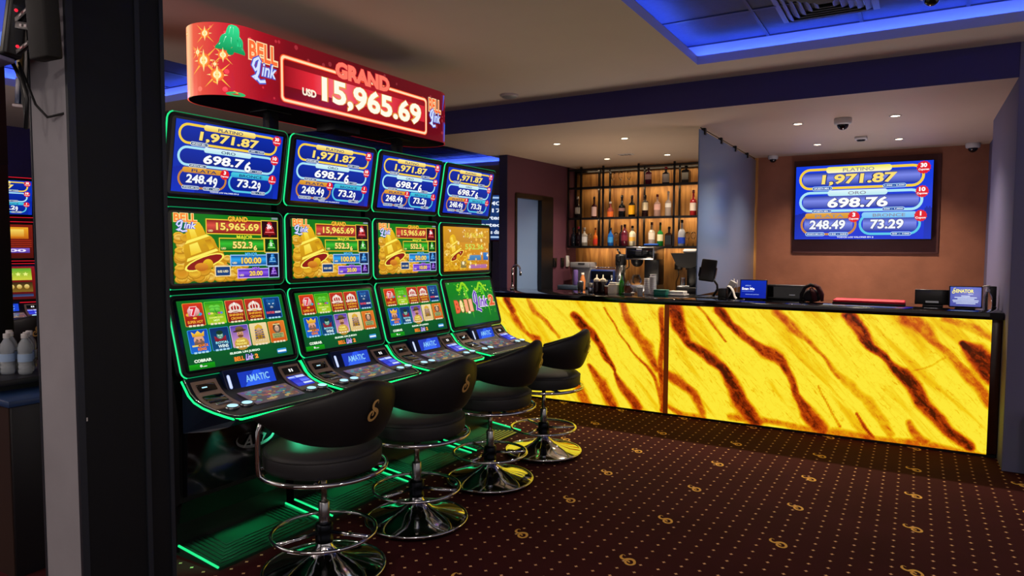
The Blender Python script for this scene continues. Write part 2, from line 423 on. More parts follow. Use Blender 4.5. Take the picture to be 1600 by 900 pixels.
def jackpot(cv, tv=False):
    W, H = cv.W, cv.H
    def X(f): return f*W
    def Y(f): return f*H
    cv.rect(0, 0, W, H, '#0a3ce0' if tv else '#0a35c0', '#0a2fd0' if tv else '#0628a0')
    for i in range(7): cv.rect(X(0.0+i*.028), Y(.66-0.012*(i % 3)), X(.028+i*.028), Y(1), '#0824a0', '#0a30c0')
    for i in range(5): cv.rect(X(.95+i*.01), Y(.6-0.02*(i % 2)), X(.96+i*.01), Y(1), '#0824a0', '#0a30c0')
    ink = '#8a8a9c' if tv else '#20306a'
    def block(x0, y0, x1, y1, rc, lx0, lx1, ly1, lc, lc2, name, num, nc, nb, pills, t=0.034, roll=None):
        if tv: cv.bar(X(x0+.03), Y(y0+.06), X(x1-.03), Y(y1-.05), '#1030a0', '#7a88e8')
        else: cv.rrect(X(x0+.01), Y(y0+.02), X(x1-.01), Y(y1-.02), H*.13, '#0a2ca8', '#06208c')
        cv.ring(X(x0), Y(y0), X(x1), Y(y1), H*.145, H*t, rc)
        cv.rrect(X(lx0), Y(y0-.012), X(lx1), Y(ly1), H*.035, lc, lc2)
        mx = (lx0+lx1)/2; lw = min(0.115, 0.022*len(name)); lh = ly1-y0
        cv.text(name, X(mx-lw), Y(y0+lh*.14), X(mx+lw), Y(y0+lh*.80), ink, 0.015)
        if roll is None: cv.otext(num, X(nb[0]), Y(nb[1]), X(nb[2]), Y(nb[3]), nc, '#081868', 0.035, 0.07, 0.06, None)
        else:
            a, b = num[:-1], num[-1]; xs = nb[2]-(nb[2]-nb[0])*0.155
            cv.otext(a, X(nb[0]), Y(nb[1]), X(xs), Y(nb[3]), nc, '#081868', 0.035, 0.07, 0.06)
        for (px0, px1, py0, py1, s) in pills:
            cv.rrect(X(px0), Y(py0), X(px1), Y(py1), H*.03, '#e8f4ff' if not tv else '#b8e0ff'); cv.rrect(X(px0+.004), Y(py0+.008), X(px1-.004), Y(py1-.008), H*.03, '#14406e' if not tv else '#1450a8')
            cv.text(s, X(px0+.012), Y(py0+.016), X(px1-.012), Y(py1-.016), '#f4fbff', 0.03)
        if roll is not None: cv.otext(num[-1], X(nb[2]-(nb[2]-nb[0])*.14), Y(nb[1]+.02), X(nb[2]), Y(nb[3]+.05), nc, '#081868', 0.035, 0.07, 0.06)
    block(.025, .035, .945, .325, '#f6cf3c', .235, .715, .105, '#fff3a0' if not tv else '#f2ea20', '#f2c437' if not tv else '#fff8d0', 'PLATINO', '1,971.87', '#ffe070', (.20, .125, .755, .275),
          [(.13, .285, .282, .338, 'APUESTA MIN. 1'), (.655, .82, .275, .328, '1,500 - 2,500')])
    block(.03, .35, .94, .63, '#a8e4f6', .25, .69, .415, '#dff6fb', '#b8e8f0', 'ORO', '698.76', '#ffffff', (.25, .44, .695, .575),
          [(.13, .285, .592, .645, 'APUESTA MIN. 1'), (.655, .815, .58, .632, '500 - 1,000')], roll=None if tv else 1)
    block(.045, .655, .475, .945, '#c8823a', .08, .455, .72, '#e8a838', '#d08828', 'PLATA', '248.49', '#f4f8ff', (.115, .74, .39, .865),
          [(.085, .235, .905, .955, 'APUESTA MIN. 0.50'), (.265, .415, .905, .955, '150 - 250')], 0.03, roll=None if tv else 1)
    block(.49, .655, .93, .945, '#58c8e8', .51, .90, .72, '#48d0e0' if not tv else '#90d0f8', '#30a8d8' if not tv else '#70c0f8', 'BRONCE', '73.29', '#f4f8ff', (.575, .74, .81, .865),
          [(.72, .865, .905, .955, '50 - 100')], 0.03, roll=None if tv else 1)
    for cx, cy, r, n, w in ((.935, .085, .085, '30', 'Cupones'), (.93, .39, .08, '10', 'Cupones'), (.452, .70, .078, '3', 'Cupones'), (.925, .70, .078, '1', 'Cupon')):
        cv.star(X(cx), Y(cy), H*r, '#e01828', 14, 0.88); nw = .005 if n == '1' else .011*len(n); cv.text(n, X(cx-nw), Y(cy-.055), X(cx+nw), Y(cy), '#ffffff', 0.05); cv.text(w, X(cx-.036), Y(cy+.012), X(cx+.036), Y(cy+.045), '#ffffff', 0.03)
    cv.text('TODOS LOS VALORES EN $', X(.33), Y(.962), X(.60), Y(.985), '#e8f0ff', 0.03)

def coin_heap(cv, W, H, seed=3):
    rnd = random.Random(seed)
    for i in range(95):
        x = rnd.uniform(0, .66); top = .33+.62*max(0, x-.02)+(.12 if .1 < x < .45 else 0)
        y = rnd.uniform(min(top, .9), 1.0)
        if rnd.random() < .35: x *= .35; y = rnd.uniform(.3, 1)
        c = rnd.choice(['#f2c230', '#e0a820', '#ffd850', '#d89018', '#f6d060'])
        rx = .045+.02*rnd.random(); ry = rx*rnd.uniform(.5, .9)*W/H
        y = min(y, 1-ry); x = min(max(x, rx), .66)
        ro = rnd.uniform(-25, 25) if rx < x-.02 and y+ry < .95 else 0
        cv.ell(x*W, y*H, rx*W, ry*H, '#b8800f', None, ro, 12); cv.ell(x*W, (y-.008)*H, rx*W*.94, ry*H*.88, c, '#d89a20', ro, 12); cv.ell(x*W, (y-.008)*H, rx*W*.62, ry*H*.55, '#c88a18', c, ro, 10)

def bonus(cv, v):
    W, H = cv.W, cv.H
    def X(f): return f*W
    def Y(f): return f*H
    cv.rect(0, 0, W, H, '#0e7a18', '#0a5c18')
    if v == 5:
        cv.rect(0, 0, W, H, '#7c1c10', '#4c100c'); cv.rect(X(.3), Y(.08), X(.94), Y(.42), '#f0a828', '#c06010'); cv.rect(X(.36), Y(.14), X(.88), Y(.36), '#f8d860', '#d88820')
        for k in range(4): cv.rect(X(.2), Y(.46+.06*k), X(.98), Y(.48+.06*k), '#a83018')
        cv.rect(X(.3), Y(.70), X(.95), Y(.84), '#8060c8', '#5038a0'); cv.text('8.00', X(.5), Y(.73), X(.9), Y(.81), '#f0e8ff', .03); return
    if v == 4:
        cv.rect(0, 0, W, H, '#e0a020', '#c87818'); coin_heap(cv, W, H, 5)
        cv.rect(0, 0, W, H*.35, '#d89a22', '#c88a20')
        cv.bell(X(.22), Y(.45), H*.55, '#f0c020', '#ffe860', '#c08010', -24, '#902010')
        for k, (y, t, c) in enumerate(((.12, '15,965.69', '#e8d040'), (.38, '552.36', '#c8d850'))): cv.text(t, X(.44), Y(y), X(.86), Y(y+.13), c, 0.03)
        cv.rect(X(.5), Y(.64), X(.8), Y(.76), '#5a90c0', '#3878b0'); cv.rect(X(.85), Y(.58), X(.97), Y(.76), '#4080c8', '#2860b0')
        cv.rect(X(.55), Y(.86), X(.93), Y(.95), '#b870a0', '#a868a8'); cv.rect(X(.34), Y(.78), X(.46), Y(.93), '#a08848', '#807040')
        rnd = random.Random(11)
        for i in range(90):
            x, y = rnd.uniform(.03, .97), rnd.uniform(.04, .96); r = rnd.choice([.012, .018, .025, .04, .055])
            c = rnd.choice(['#ffe9a0', '#fff6d8', '#f8d070', '#ffc850']); cv.star(X(x), Y(y), H*min(r, .9*min(x*W/H, (1-x)*W/H, y, 1-y)), c, 5, .45, rnd.uniform(0, 72))
        return
    coin_heap(cv, W, H)
    cv.bell(X(.215), Y(.45), H*.66, '#f2c21c', '#fff060', '#b87808', -18, '#8c1812')
    cv.ell(X(.23), Y(.77), W*.06, H*.06, '#e89828', '#b86010')
    minor, mini = ('50.00', '10.00') if v == 3 else ('100.00', '20.00')
    den = '0.01 USD' if v == 3 else '0.02 USD'
    rows = ((.285, .08, .81, .275, '#7c1010', '#e05040', 'GRAND', '#ffc838', '15,965.69', (.37, .115, .785, .245), (.815, .065, .98, .325), '#c81c24', '#ff8080', '#700c10'),
            (.40, .355, .83, .535, '#0a5a0c', '#38c030', 'MAJOR', '#d8e838', '552.36', (.52, .395, .76, .50), (.845, .345, .98, .555), '#28b428', '#a0ff80', '#0c5c10'),
            (.50, .61, .855, .755, '#0c4c9c', '#30a8f0', 'MINOR', '#58c0f0', minor, (.60, .64, .80, .735), (.86, .58, .98, .77), '#1c80d8', '#90d8ff', '#0c3c80'),
            (.565, .825, .875, .945, '#4010a0', '#8a58e8', 'MINI', '#b070f0', mini, (.675, .85, .81, .925), (.88, .795, .98, .955), '#7c40d0', '#d0a0ff', '#381070'))
    for k, (x0, y0, x1, y1, dk, lt, nm, ncol, num, nb, tile, bc, bl, bd) in enumerate(rows):
        cv.rect(X(x0-.008), Y(y0-.015), X(x1+.008), Y(y1+.015), '#f4c830' if k < 2 else ('#9ccaf8' if k == 2 else '#d0a8ff')); cv.bar(X(x0), Y(y0), X(x1), Y(y1), dk, lt)
        cv.rect(X(tile[0]-.008), Y(tile[1]-.012), X(tile[2]+.008), Y(tile[3]+.012), '#f0c840' if k < 2 else '#a8c8f0'); cv.rect(X(tile[0]), Y(tile[1]), X(tile[2]), Y(tile[3]), '#2a0810' if k == 0 else ('#08300c' if k == 1 else ('#08244c' if k == 2 else '#200838')))
        cv.bell(X((tile[0]+tile[2])/2), Y((tile[1]+tile[3])/2)-H*.005, (tile[3]-tile[1])*H*.84, bc, bl, bd)
        if k < 2: cv.text('3k' if k == 0 else '1k', X(tile[0]+.055), Y(tile[1]+.05), X(tile[2]-.055), Y(tile[1]+.12), '#ffffff', .04)
        mx = (nb[0]+nb[2])/2; tw = [.095, .08, .062, .035][k]; hh = [.06, .055, .045, .035][k]
        cv.otext(nm, X(mx-tw), Y(y0-hh*1.05), X(mx+tw), Y(y0+hh*.25), ncol, '#a03008' if k == 0 else '#105010' if k == 1 else '#103870' if k == 2 else '#381068', .03, .08)
        if k == 1:
            cv.otext(num[:-1], X(nb[0]), Y(nb[1]), X(nb[2]-.045), Y(nb[3]), '#ffe880', '#806008', .03, .08); cv.otext(num[-1], X(nb[2]-.035), Y(nb[1]+.055), X(nb[2]), Y(nb[3]+.03), '#ffe880', '#806008', .03, .08)
        else: cv.otext(num, X(nb[0]), Y(nb[1]), X(nb[2]), Y(nb[3]), '#ffe068', '#904008', .03, .08)
        cv.text('USD', X(x0+.012), Y(y1-.05), X(x0+.055), Y(y1-.02), '#ffe8a0', .03)
    cv.rrect(X(.345), Y(.755), X(.495), Y(.92), H*.02, '#f0d8a0'); cv.rrect(X(.355), Y(.775), X(.485), Y(.905), H*.015, '#143c78'); cv.text(den, X(.37), Y(.825), X(.47), Y(.86), '#fff4c0', .03)
    cv.text('DENOM', X(.37), Y(.735), X(.47), Y(.752), '#f0a050', .03)
    cv.logo(X(.005), Y(.005), X(.20), Y(.27))
    cv.rect(X(.92), Y(.005), X(.985), Y(.035), '#8890a0')

def tile_art(cv, kind, x0, y0, x1, y1):
    w = x1-x0; h = y1-y0
    def X(f): return x0+f*w
    def Y(f): return y0+f*h
    edge = {'seven': '#f0a030', 'clover': '#70e030', 'crown': '#f0a040', 'crown2': '#f0a040', 'panther': '#3890e0', 'king': '#38a0f0', 'count': '#3090c8', 'explorer': '#d0c0e8', 'pharaoh': '#f0d890', 'goddess': '#f0a040'}[kind]
    bg = {'seven': ('#d83818', '#8c1408'), 'clover': ('#18a010', '#b0d020'), 'crown': ('#c03020', '#801010'), 'crown2': ('#c03020', '#801010'), 'panther': ('#0c3c80', '#082460'), 'king': ('#1448b0', '#1c68d0'), 'count': ('#0c2c68', '#104878'), 'explorer': ('#4838b0', '#e0a0c0'), 'pharaoh': ('#f0d8a8', '#e0c078'), 'goddess': ('#e07828', '#d05818')}[kind]
    cv.rrect(x0-w*.03, y0-h*.02, x1+w*.03, y1+h*.02, w*.06, edge); cv.rrect(x0, y0, x1, y1, w*.05, bg[0], bg[1])
    if kind == 'seven':
        for q, c in ((.2, '#e8b030'), (.8, '#38a0d0'), (.32, '#e060a0'), (.68, '#60c040')): cv.ell(X(q), Y(.5), w*.12, h*.07, c)
        cv.ell(X(.5), Y(.36), w*.32, h*.22, '#f0d0d0', '#d07070'); cv.otext('7', X(.34), Y(.16), X(.68), Y(.56), '#e02838', '#fff0f0', .05, .11)
        cv.text('40', X(.40), Y(.62), X(.60), Y(.71), '#ffd040', .05); cv.otext('SUPER HOT', X(.1), Y(.77), X(.9), Y(.90), '#ffb030', '#7c1008', .03, .08)
    elif kind == 'clover':
        for dx, dy in ((-.14, -.07), (.14, -.07), (-.13, .07), (.13, .07)): cv.ell(X(.5+dx), Y(.32+dy), w*.17, h*.105, '#78e048', '#289018')
        cv.path([(X(.5), Y(.34)), (X(.54), Y(.5)), (X(.6), Y(.56))], w*.05, '#289018')
        for q, c in ((.18, '#d060c0'), (.82, '#5080e0'), (.3, '#e8e060'), (.7, '#c04080')): cv.ell(X(q), Y(.52), w*.09, h*.05, c)
        cv.text('40', X(.42), Y(.60), X(.58), Y(.66), '#30a020', .04); cv.text('DIAMOND', X(.12), Y(.68), X(.88), Y(.76), '#e8f080', .03); cv.text('HOT', X(.33), Y(.80), X(.67), Y(.90), '#e8ffb0', .04)
    elif kind.startswith('crown'):
        cv.ell(X(.5), Y(.36), w*.36, h*.24, '#f4e0d0', '#c8a898'); cv.ell(X(.5), Y(.36), w*.24, h*.2, '#d03028', '#900c10')
        for q in (-.24, -.08, .08, .24): cv.path([(X(.5+q), Y(.46)), (X(.5+q*1.1), Y(.3)), (X(.5), Y(.17))], w*.05, '#f6ece0')
        cv.rect(X(.2), Y(.45), X(.8), Y(.53), '#f6ece0', '#d0b8a0'); cv.ell(X(.5), Y(.13), w*.05, h*.04, '#ffffff')
        cv.ell(X(.2), Y(.52), w*.14, h*.06, '#f0d8c8'); cv.ell(X(.8), Y(.52), w*.14, h*.06, '#f0d8c8')
        if kind == 'crown2': cv.text('20', X(.4), Y(.5), X(.6), Y(.58), '#ffd040', .04)
        cv.otext('SHINING', X(.1), Y(.63), X(.9), Y(.74), '#ffb838', '#701008', .03, .08); cv.otext('CROWN', X(.16), Y(.79), X(.84), Y(.91), '#ffb838', '#701008', .03, .08)
    elif kind == 'panther':
        cv.ell(X(.45), Y(.34), w*.28, h*.24, '#1860a8', '#0a2858'); cv.ell(X(.26), Y(.14), w*.09, h*.07, '#1860a8'); cv.ell(X(.64), Y(.14), w*.09, h*.07, '#1860a8')
        cv.ell(X(.33), Y(.30), w*.06, h*.025, '#d8e8f0', None, 15); cv.ell(X(.58), Y(.30), w*.06, h*.025, '#d8e8f0', None, -15); cv.ell(X(.45), Y(.48), w*.1, h*.06, '#c0c8d8', '#283848')
        cv.text('PANTHER', X(.06), Y(.68), X(.56), Y(.80), '#f05050', .04); cv.text('MOON', X(.60), Y(.69), X(.96), Y(.79), '#f4f4f4', .04)
    elif kind == 'king':
        cv.ell(X(.5), Y(.46), w*.27, h*.24, '#e8b090', '#c88868'); cv.ell(X(.5), Y(.6), w*.27, h*.17, '#8a6858', '#60443c'); cv.ell(X(.5), Y(.53), w*.1, h*.03, '#c07060')
        cv.ell(X(.39), Y(.43), w*.045, h*.02, '#302018'); cv.ell(X(.61), Y(.43), w*.045, h*.02, '#302018'); cv.path([(X(.5), Y(.42)), (X(.52), Y(.5))], w*.07, '#d89a78')
        cv.up(); cv.poly([(X(.2), Y(.3)), (X(.16), Y(.06)), (X(.33), Y(.17)), (X(.5), Y(.03)), (X(.67), Y(.17)), (X(.84), Y(.06)), (X(.8), Y(.3))], '#ffd848', '#d89820', [[0, 1, 2], [0, 2, 6], [2, 3, 4], [2, 4, 6], [4, 5, 6]])
        cv.rect(X(.1), Y(.66), X(.42), Y(.73), '#f0c040', '#f8e890'); cv.otext('QUICK', X(.40), Y(.64), X(.95), Y(.77), '#ff9030', '#7c2008', .03, .08); cv.otext('KING', X(.36), Y(.79), X(.80), Y(.92), '#ff9030', '#7c2008', .03, .08)
    elif kind == 'count':
        cv.up(); cv.poly([(X(.2), Y(.72)), (X(.18), Y(.36)), (X(.4), Y(.5)), (X(.6), Y(.5)), (X(.82), Y(.36)), (X(.8), Y(.72))], '#a82838', '#581020')
        cv.ell(X(.5), Y(.36), w*.17, h*.16, '#8cc8b0', '#4a8878'); cv.ell(X(.5), Y(.22), w*.19, h*.10, '#143828'); cv.ell(X(.43), Y(.35), w*.035, h*.018, '#e8f0d0'); cv.ell(X(.57), Y(.35), w*.035, h*.018, '#e8f0d0'); cv.rect(X(.45), Y(.44), X(.55), Y(.46), '#f0f0f0')
        cv.otext('ROYAL', X(.2), Y(.62), X(.92), Y(.73), '#98f0ff', '#083050', .03, .08); cv.otext('WINS', X(.3), Y(.77), X(.86), Y(.92), '#e8ffff', '#083050', .03, .08)
    elif kind == 'explorer':
        cv.ell(X(.5), Y(.86), w*.42, h*.3, '#d8b048', '#b08028'); cv.rect(X(0), Y(.97), X(1), Y(1), '#b08028')
        cv.ell(X(.5), Y(.40), w*.19, h*.19, '#e0a888', '#b87c58'); cv.ell(X(.5), Y(.5), w*.16, h*.07, '#7c4c30'); cv.ell(X(.42), Y(.37), w*.035, h*.016, '#302010'); cv.ell(X(.58), Y(.37), w*.035, h*.016, '#302010')
        cv.ell(X(.5), Y(.25), w*.40, h*.055, '#5c4428', '#3c2810', -4); cv.ell(X(.5), Y(.16), w*.24, h*.12, '#7c6038', '#5c4428'); cv.path([(X(.27), Y(.23)), (X(.73), Y(.21))], h*.03, '#2c1c0c')
        cv.text('TOMB', X(.2), Y(.68), X(.7), Y(.78), '#fff080', .04); cv.text('TREASURE', X(.14), Y(.82), X(.78), Y(.91), '#fff080', .03)
    elif kind == 'pharaoh':
        cv.up(); cv.poly([(X(.2), Y(.76)), (X(.28), Y(.14)), (X(.5), Y(.04)), (X(.72), Y(.14)), (X(.8), Y(.76))], '#e8b83c', '#9c6c18')
        for q in (.3, .42, .54, .66): cv.rect(X(.24), Y(q), X(.36), Y(q+.05), '#304890'); cv.rect(X(.64), Y(q), X(.76), Y(q+.05), '#304890')
        cv.ell(X(.5), Y(.40), w*.16, h*.19, '#d8b090', '#98745c'); cv.ell(X(.43), Y(.37), w*.04, h*.018, '#181018'); cv.ell(X(.57), Y(.37), w*.04, h*.018, '#181018'); cv.rect(X(.45), Y(.49), X(.55), Y(.51), '#804838'); cv.rect(X(.46), Y(.58), X(.54), Y(.72), '#806020')
        cv.otext('SCARAB', X(.14), Y(.76), X(.86), Y(.88), '#f8e0a8', '#805020', .03, .08)
    elif kind == 'goddess':
        cv.ell(X(.5), Y(.34), w*.26, h*.26, '#403020', '#706050'); cv.ell(X(.5), Y(.35), w*.14, h*.16, '#e8c0a0', '#b88868'); cv.rect(X(.28), Y(.12), X(.72), Y(.17), '#e8d890'); cv.ell(X(.44), Y(.33), w*.03, h*.016, '#201010'); cv.ell(X(.56), Y(.33), w*.03, h*.016, '#201010')
        cv.rect(X(.14), Y(.58), X(.86), Y(.82), '#b0b878', '#98a060'); cv.text('GOLDEN', X(.2), Y(.60), X(.8), Y(.69), '#40603c', .03); cv.text('BOOK', X(.26), Y(.72), X(.74), Y(.80), '#40603c', .03)
    for k in range(4): cv.rect(X(.13+.2*k), Y(.965), X(.28+.2*k), Y(1.045), '#f0e0c0' if kind not in ('panther', 'king', 'count') else '#a8d8f0')

def lobby(cv, v):
    W, H = cv.W, cv.H
    def X(f): return f*W
    def Y(f): return f*H
    if v == 5:
        cv.rect(0, 0, W, H, '#8c1410', '#4c0c10'); cv.rect(X(.4), Y(.06), X(.95), Y(.42), '#50a820', '#d0d040'); cv.rect(X(.4), Y(.48), X(.95), Y(.78), '#302010', '#806020')
        for k in range(5): cv.ell(X(.47+.1*k), Y(.62), W*.035, H*.07, '#f0d880', '#b08030'); cv.star(X(.47+.1*k), Y(.24), H*.07, '#e8f080', 5, .5)
        cv.rect(X(.3), Y(.84), X(.95), Y(.92), '#202848', '#405080'); return
    if v == 4:
        cv.rect(0, 0, W, H, '#0f8420', '#087018')
        rnd = random.Random(4)
        for cx0, top, n in ((.32, .05, 60), (.70, .12, 70), (.9, .2, 25)):
            for i in range(n):
                t = rnd.random(); a = rnd.uniform(-1, 1)
                x = cx0+a*.16*(1-t*.85); y = top+t*.72*rnd.random(); x = min(max(x, .03), .97)
                cv.star(X(x), Y(y), H*rnd.uniform(.01, .03), rnd.choice(['#70d818', '#b8f020', '#48b818', '#e0ff70']), 5, .5, rnd.uniform(0, 72))
        for cx0, cy0 in ((.30, .12), (.68, .14)):
            P = [(X(cx0-.1+.24*k/8), Y(cy0+.06*math.sin(k*.9)-.05+.10*(abs(k-4)/4))) for k in range(9)]; cv.path(P, H*.06, '#98d820')
            cv.path([(X(cx0+.05), Y(cy0)), (X(cx0+.1), Y(.4)), (X(cx0+.14), Y(.68)), (X(cx0+.14), Y(.86))], [H*.08, H*.06, H*.03, H*.005], '#58c820')
        for i, ch in enumerate('Bell'):
            cv.otext(ch, X(.09+.10*i), Y(.42), X(.16+.10*i+(.02 if i == 0 else 0)), Y(.70), ['#f06838', '#f8e8a0', '#f8a878', '#f8b888'][i], '#b83018', .04, .09)
        cx, cy, w, h = X(.50), Y(.26), W*.34, H*.46
        Lp = [(cx+w*.26, cy+h*.1), (cx+w*.2, cy-h*.02), (cx+w*.08, cy+h*.18), (cx+w*.05, cy+h*.48), (cx+w*.14, cy+h*.62), (cx+w*.23, cy+h*.45), (cx+w*.24, cy+h*.1), (cx+w*.22, cy+h*.6), (cx+w*.12, cy+h*.95), (cx+w*.2, cy+h*.88), (cx+w*.42, cy+h*1.0)]
        cv.path(Lp, H*.085, '#f4e8ff'); cv.path(Lp, H*.055, '#6840b8')
        cv.otext('ink', X(.62), Y(.38), X(.82), Y(.62), '#7848c0', '#f4e8ff', .03, .10, .2); cv.otext('2', X(.85), Y(.36), X(.97), Y(.62), '#e86030', '#ffd0a0', .05, .10)
        cv.ell(X(.36), Y(.72), W*.03, H*.03, '#fff8c0'); cv.star(X(.05), Y(.03), H*.02, '#e0ffe0', 4, .3)
        return
    cv.rect(0, 0, W, H, '#0e7020', '#06522a')
    for k in range(5): cv.rect(X(.0+.2*k), 0, X(.2+.2*k), H, ['#0c6a1e', '#0f7a22'][k % 2], '#064e26')
    A = ['seven', 'clover', 'crown', 'crown2', 'panther']; B = ['king', 'count', 'explorer', 'pharaoh', 'goddess']
    for k in range(5):
        x0 = .045+.187*k; tile_art(cv, A[k], X(x0), Y(.045), X(x0+.165), Y(.37)); tile_art(cv, B[k], X(x0), Y(.435), X(x0+.165), Y(.76))
    cv.text('COBRAR', X(.05), Y(.855), X(.20), Y(.90), '#f0ffe8', .05)
    cv.rect(X(0.0), Y(.92), X(.22), Y(.995), '#14a010', '#0c7c10'); cv.text('0', X(.09), Y(.935), X(.11), Y(.97), '#ffffff', .05); cv.text('USD', X(.115), Y(.955), X(.15), Y(.97), '#ffffff', .03)
    cv.text('ELEGIR UN JUEGO', X(.37), Y(.825), X(.66), Y(.865), '#e8ffe8', .05)
    cv.hlogo(X(.40), Y(.895), X(.63), Y(.965))
    cv.rrect(X(.83), Y(.875), X(.93), Y(.955), H*.02, '#3098d8', '#1060a8'); cv.rect(X(.835), Y(.90), X(.925), Y(.93), '#e8f4ff')

# ================================================================== THE SETTING
ZC = 2.97; ZB = 2.735
# ---- carpet: dots and script marks woven into the pile
def carpet():
    m = bpy.data.materials.new('carpet_pile'); m.use_nodes = True; nt = m.node_tree; L = nt.links
    b = nt.nodes['Principled BSDF']; b.inputs['Roughness'].default_value = 0.95; b.inputs['Specular IOR Level'].default_value = 0.1
    tc = nt.nodes.new('ShaderNodeTexCoord'); sp = nt.nodes.new('ShaderNodeSeparateXYZ'); L.new(tc.outputs['Object'], sp.inputs[0])
    def mth(op, a, bb=None, c=None):
        n = nt.nodes.new('ShaderNodeMath'); n.operation = op
        for i, q in enumerate((a, bb, c)):
            if q is None: continue
            if isinstance(q, (int, float)): n.inputs[i].default_value = q
            else: L.new(q, n.inputs[i])
        return n.outputs[0]
    def cell(s, off): return mth('ABSOLUTE', mth('SUBTRACT', mth('FRACT', mth('DIVIDE', mth('ADD', s, off+90.0), 0.0885)), 0.5))
    u = cell(sp.outputs['X'], 0.0152); v = cell(sp.outputs['Y'], 0.0055)
    # little four-petal dot: |u|^.8+|v|^.8 < k
    d = mth('ADD', mth('POWER', u, 0.75), mth('POWER', v, 0.75))
    dot = mth('LESS_THAN', d, 0.215)
    n1 = nt.nodes.new('ShaderNodeTexNoise'); n1.inputs['Scale'].default_value = 2.2; n1.inputs['Detail'].default_value = 3; L.new(tc.outputs['Object'], n1.inputs['Vector'])
    n2 = nt.nodes.new('ShaderNodeTexNoise'); n2.inputs['Scale'].default_value = 260; n2.inputs['Detail'].default_value = 2; L.new(tc.outputs['Object'], n2.inputs['Vector'])
    r1 = nt.nodes.new('ShaderNodeMix'); r1.data_type = 'RGBA'; r1.inputs[6].default_value = C('#421a1d'); r1.inputs[7].default_value = C('#5a252a'); L.new(n1.outputs['Fac'], r1.inputs[0])
    r2 = nt.nodes.new('ShaderNodeMix'); r2.data_type = 'RGBA'; r2.blend_type = 'MULTIPLY'; r2.inputs[0].default_value = 0.6; L.new(r1.outputs[2], r2.inputs[6]); L.new(n2.outputs['Color'], r2.inputs[7])
    r3 = nt.nodes.new('ShaderNodeMix'); r3.data_type = 'RGBA'; L.new(dot, r3.inputs[0]); L.new(r2.outputs[2], r3.inputs[6]); r3.inputs[7].default_value = C('#ffc890')
    L.new(r3.outputs[2], b.inputs['Base Color'])
    bp = nt.nodes.new('ShaderNodeBump'); bp.inputs['Strength'].default_value = 0.35; bp.inputs['Distance'].default_value = 0.004; L.new(n2.outputs['Fac'], bp.inputs['Height']); L.new(bp.outputs['Normal'], b.inputs['Normal'])
    M['carpet_pile'] = m
    mat('carpet_gold', '#ffc35a', 0.95, bump=0.3, bscale=300)
    f = MB(); f.add([(-10, -3.5, 0), (3.5, -3.5, 0), (3.5, 12, 0), (-10, 12, 0)], [(0, 1, 2, 3)], 0)
    k = len(SL)
    for i in range(-13, 6):
        for j in range(-7, 14):
            cx, cy = 0.030+0.612*i, 4.945+0.597*j; h = 0.108
            if i < -4 and cy < 5.8: continue
            ca, sa = math.cos(1.22)*h, math.sin(1.22)*h; P = [(cx+x*ca-y*sa, cy+x*sa+y*ca, 0.0012) for x, y in SL+SR]
            f.add(P, [[q, k+q, k+q+1, q+1] for q in range(k-1)], 1)
    o = f.build('floor', ['carpet_pile', 'carpet_gold']); tag(o, 'dark brown carpet with gold dots and script marks', 'floor', None, 'structure')
carpet()

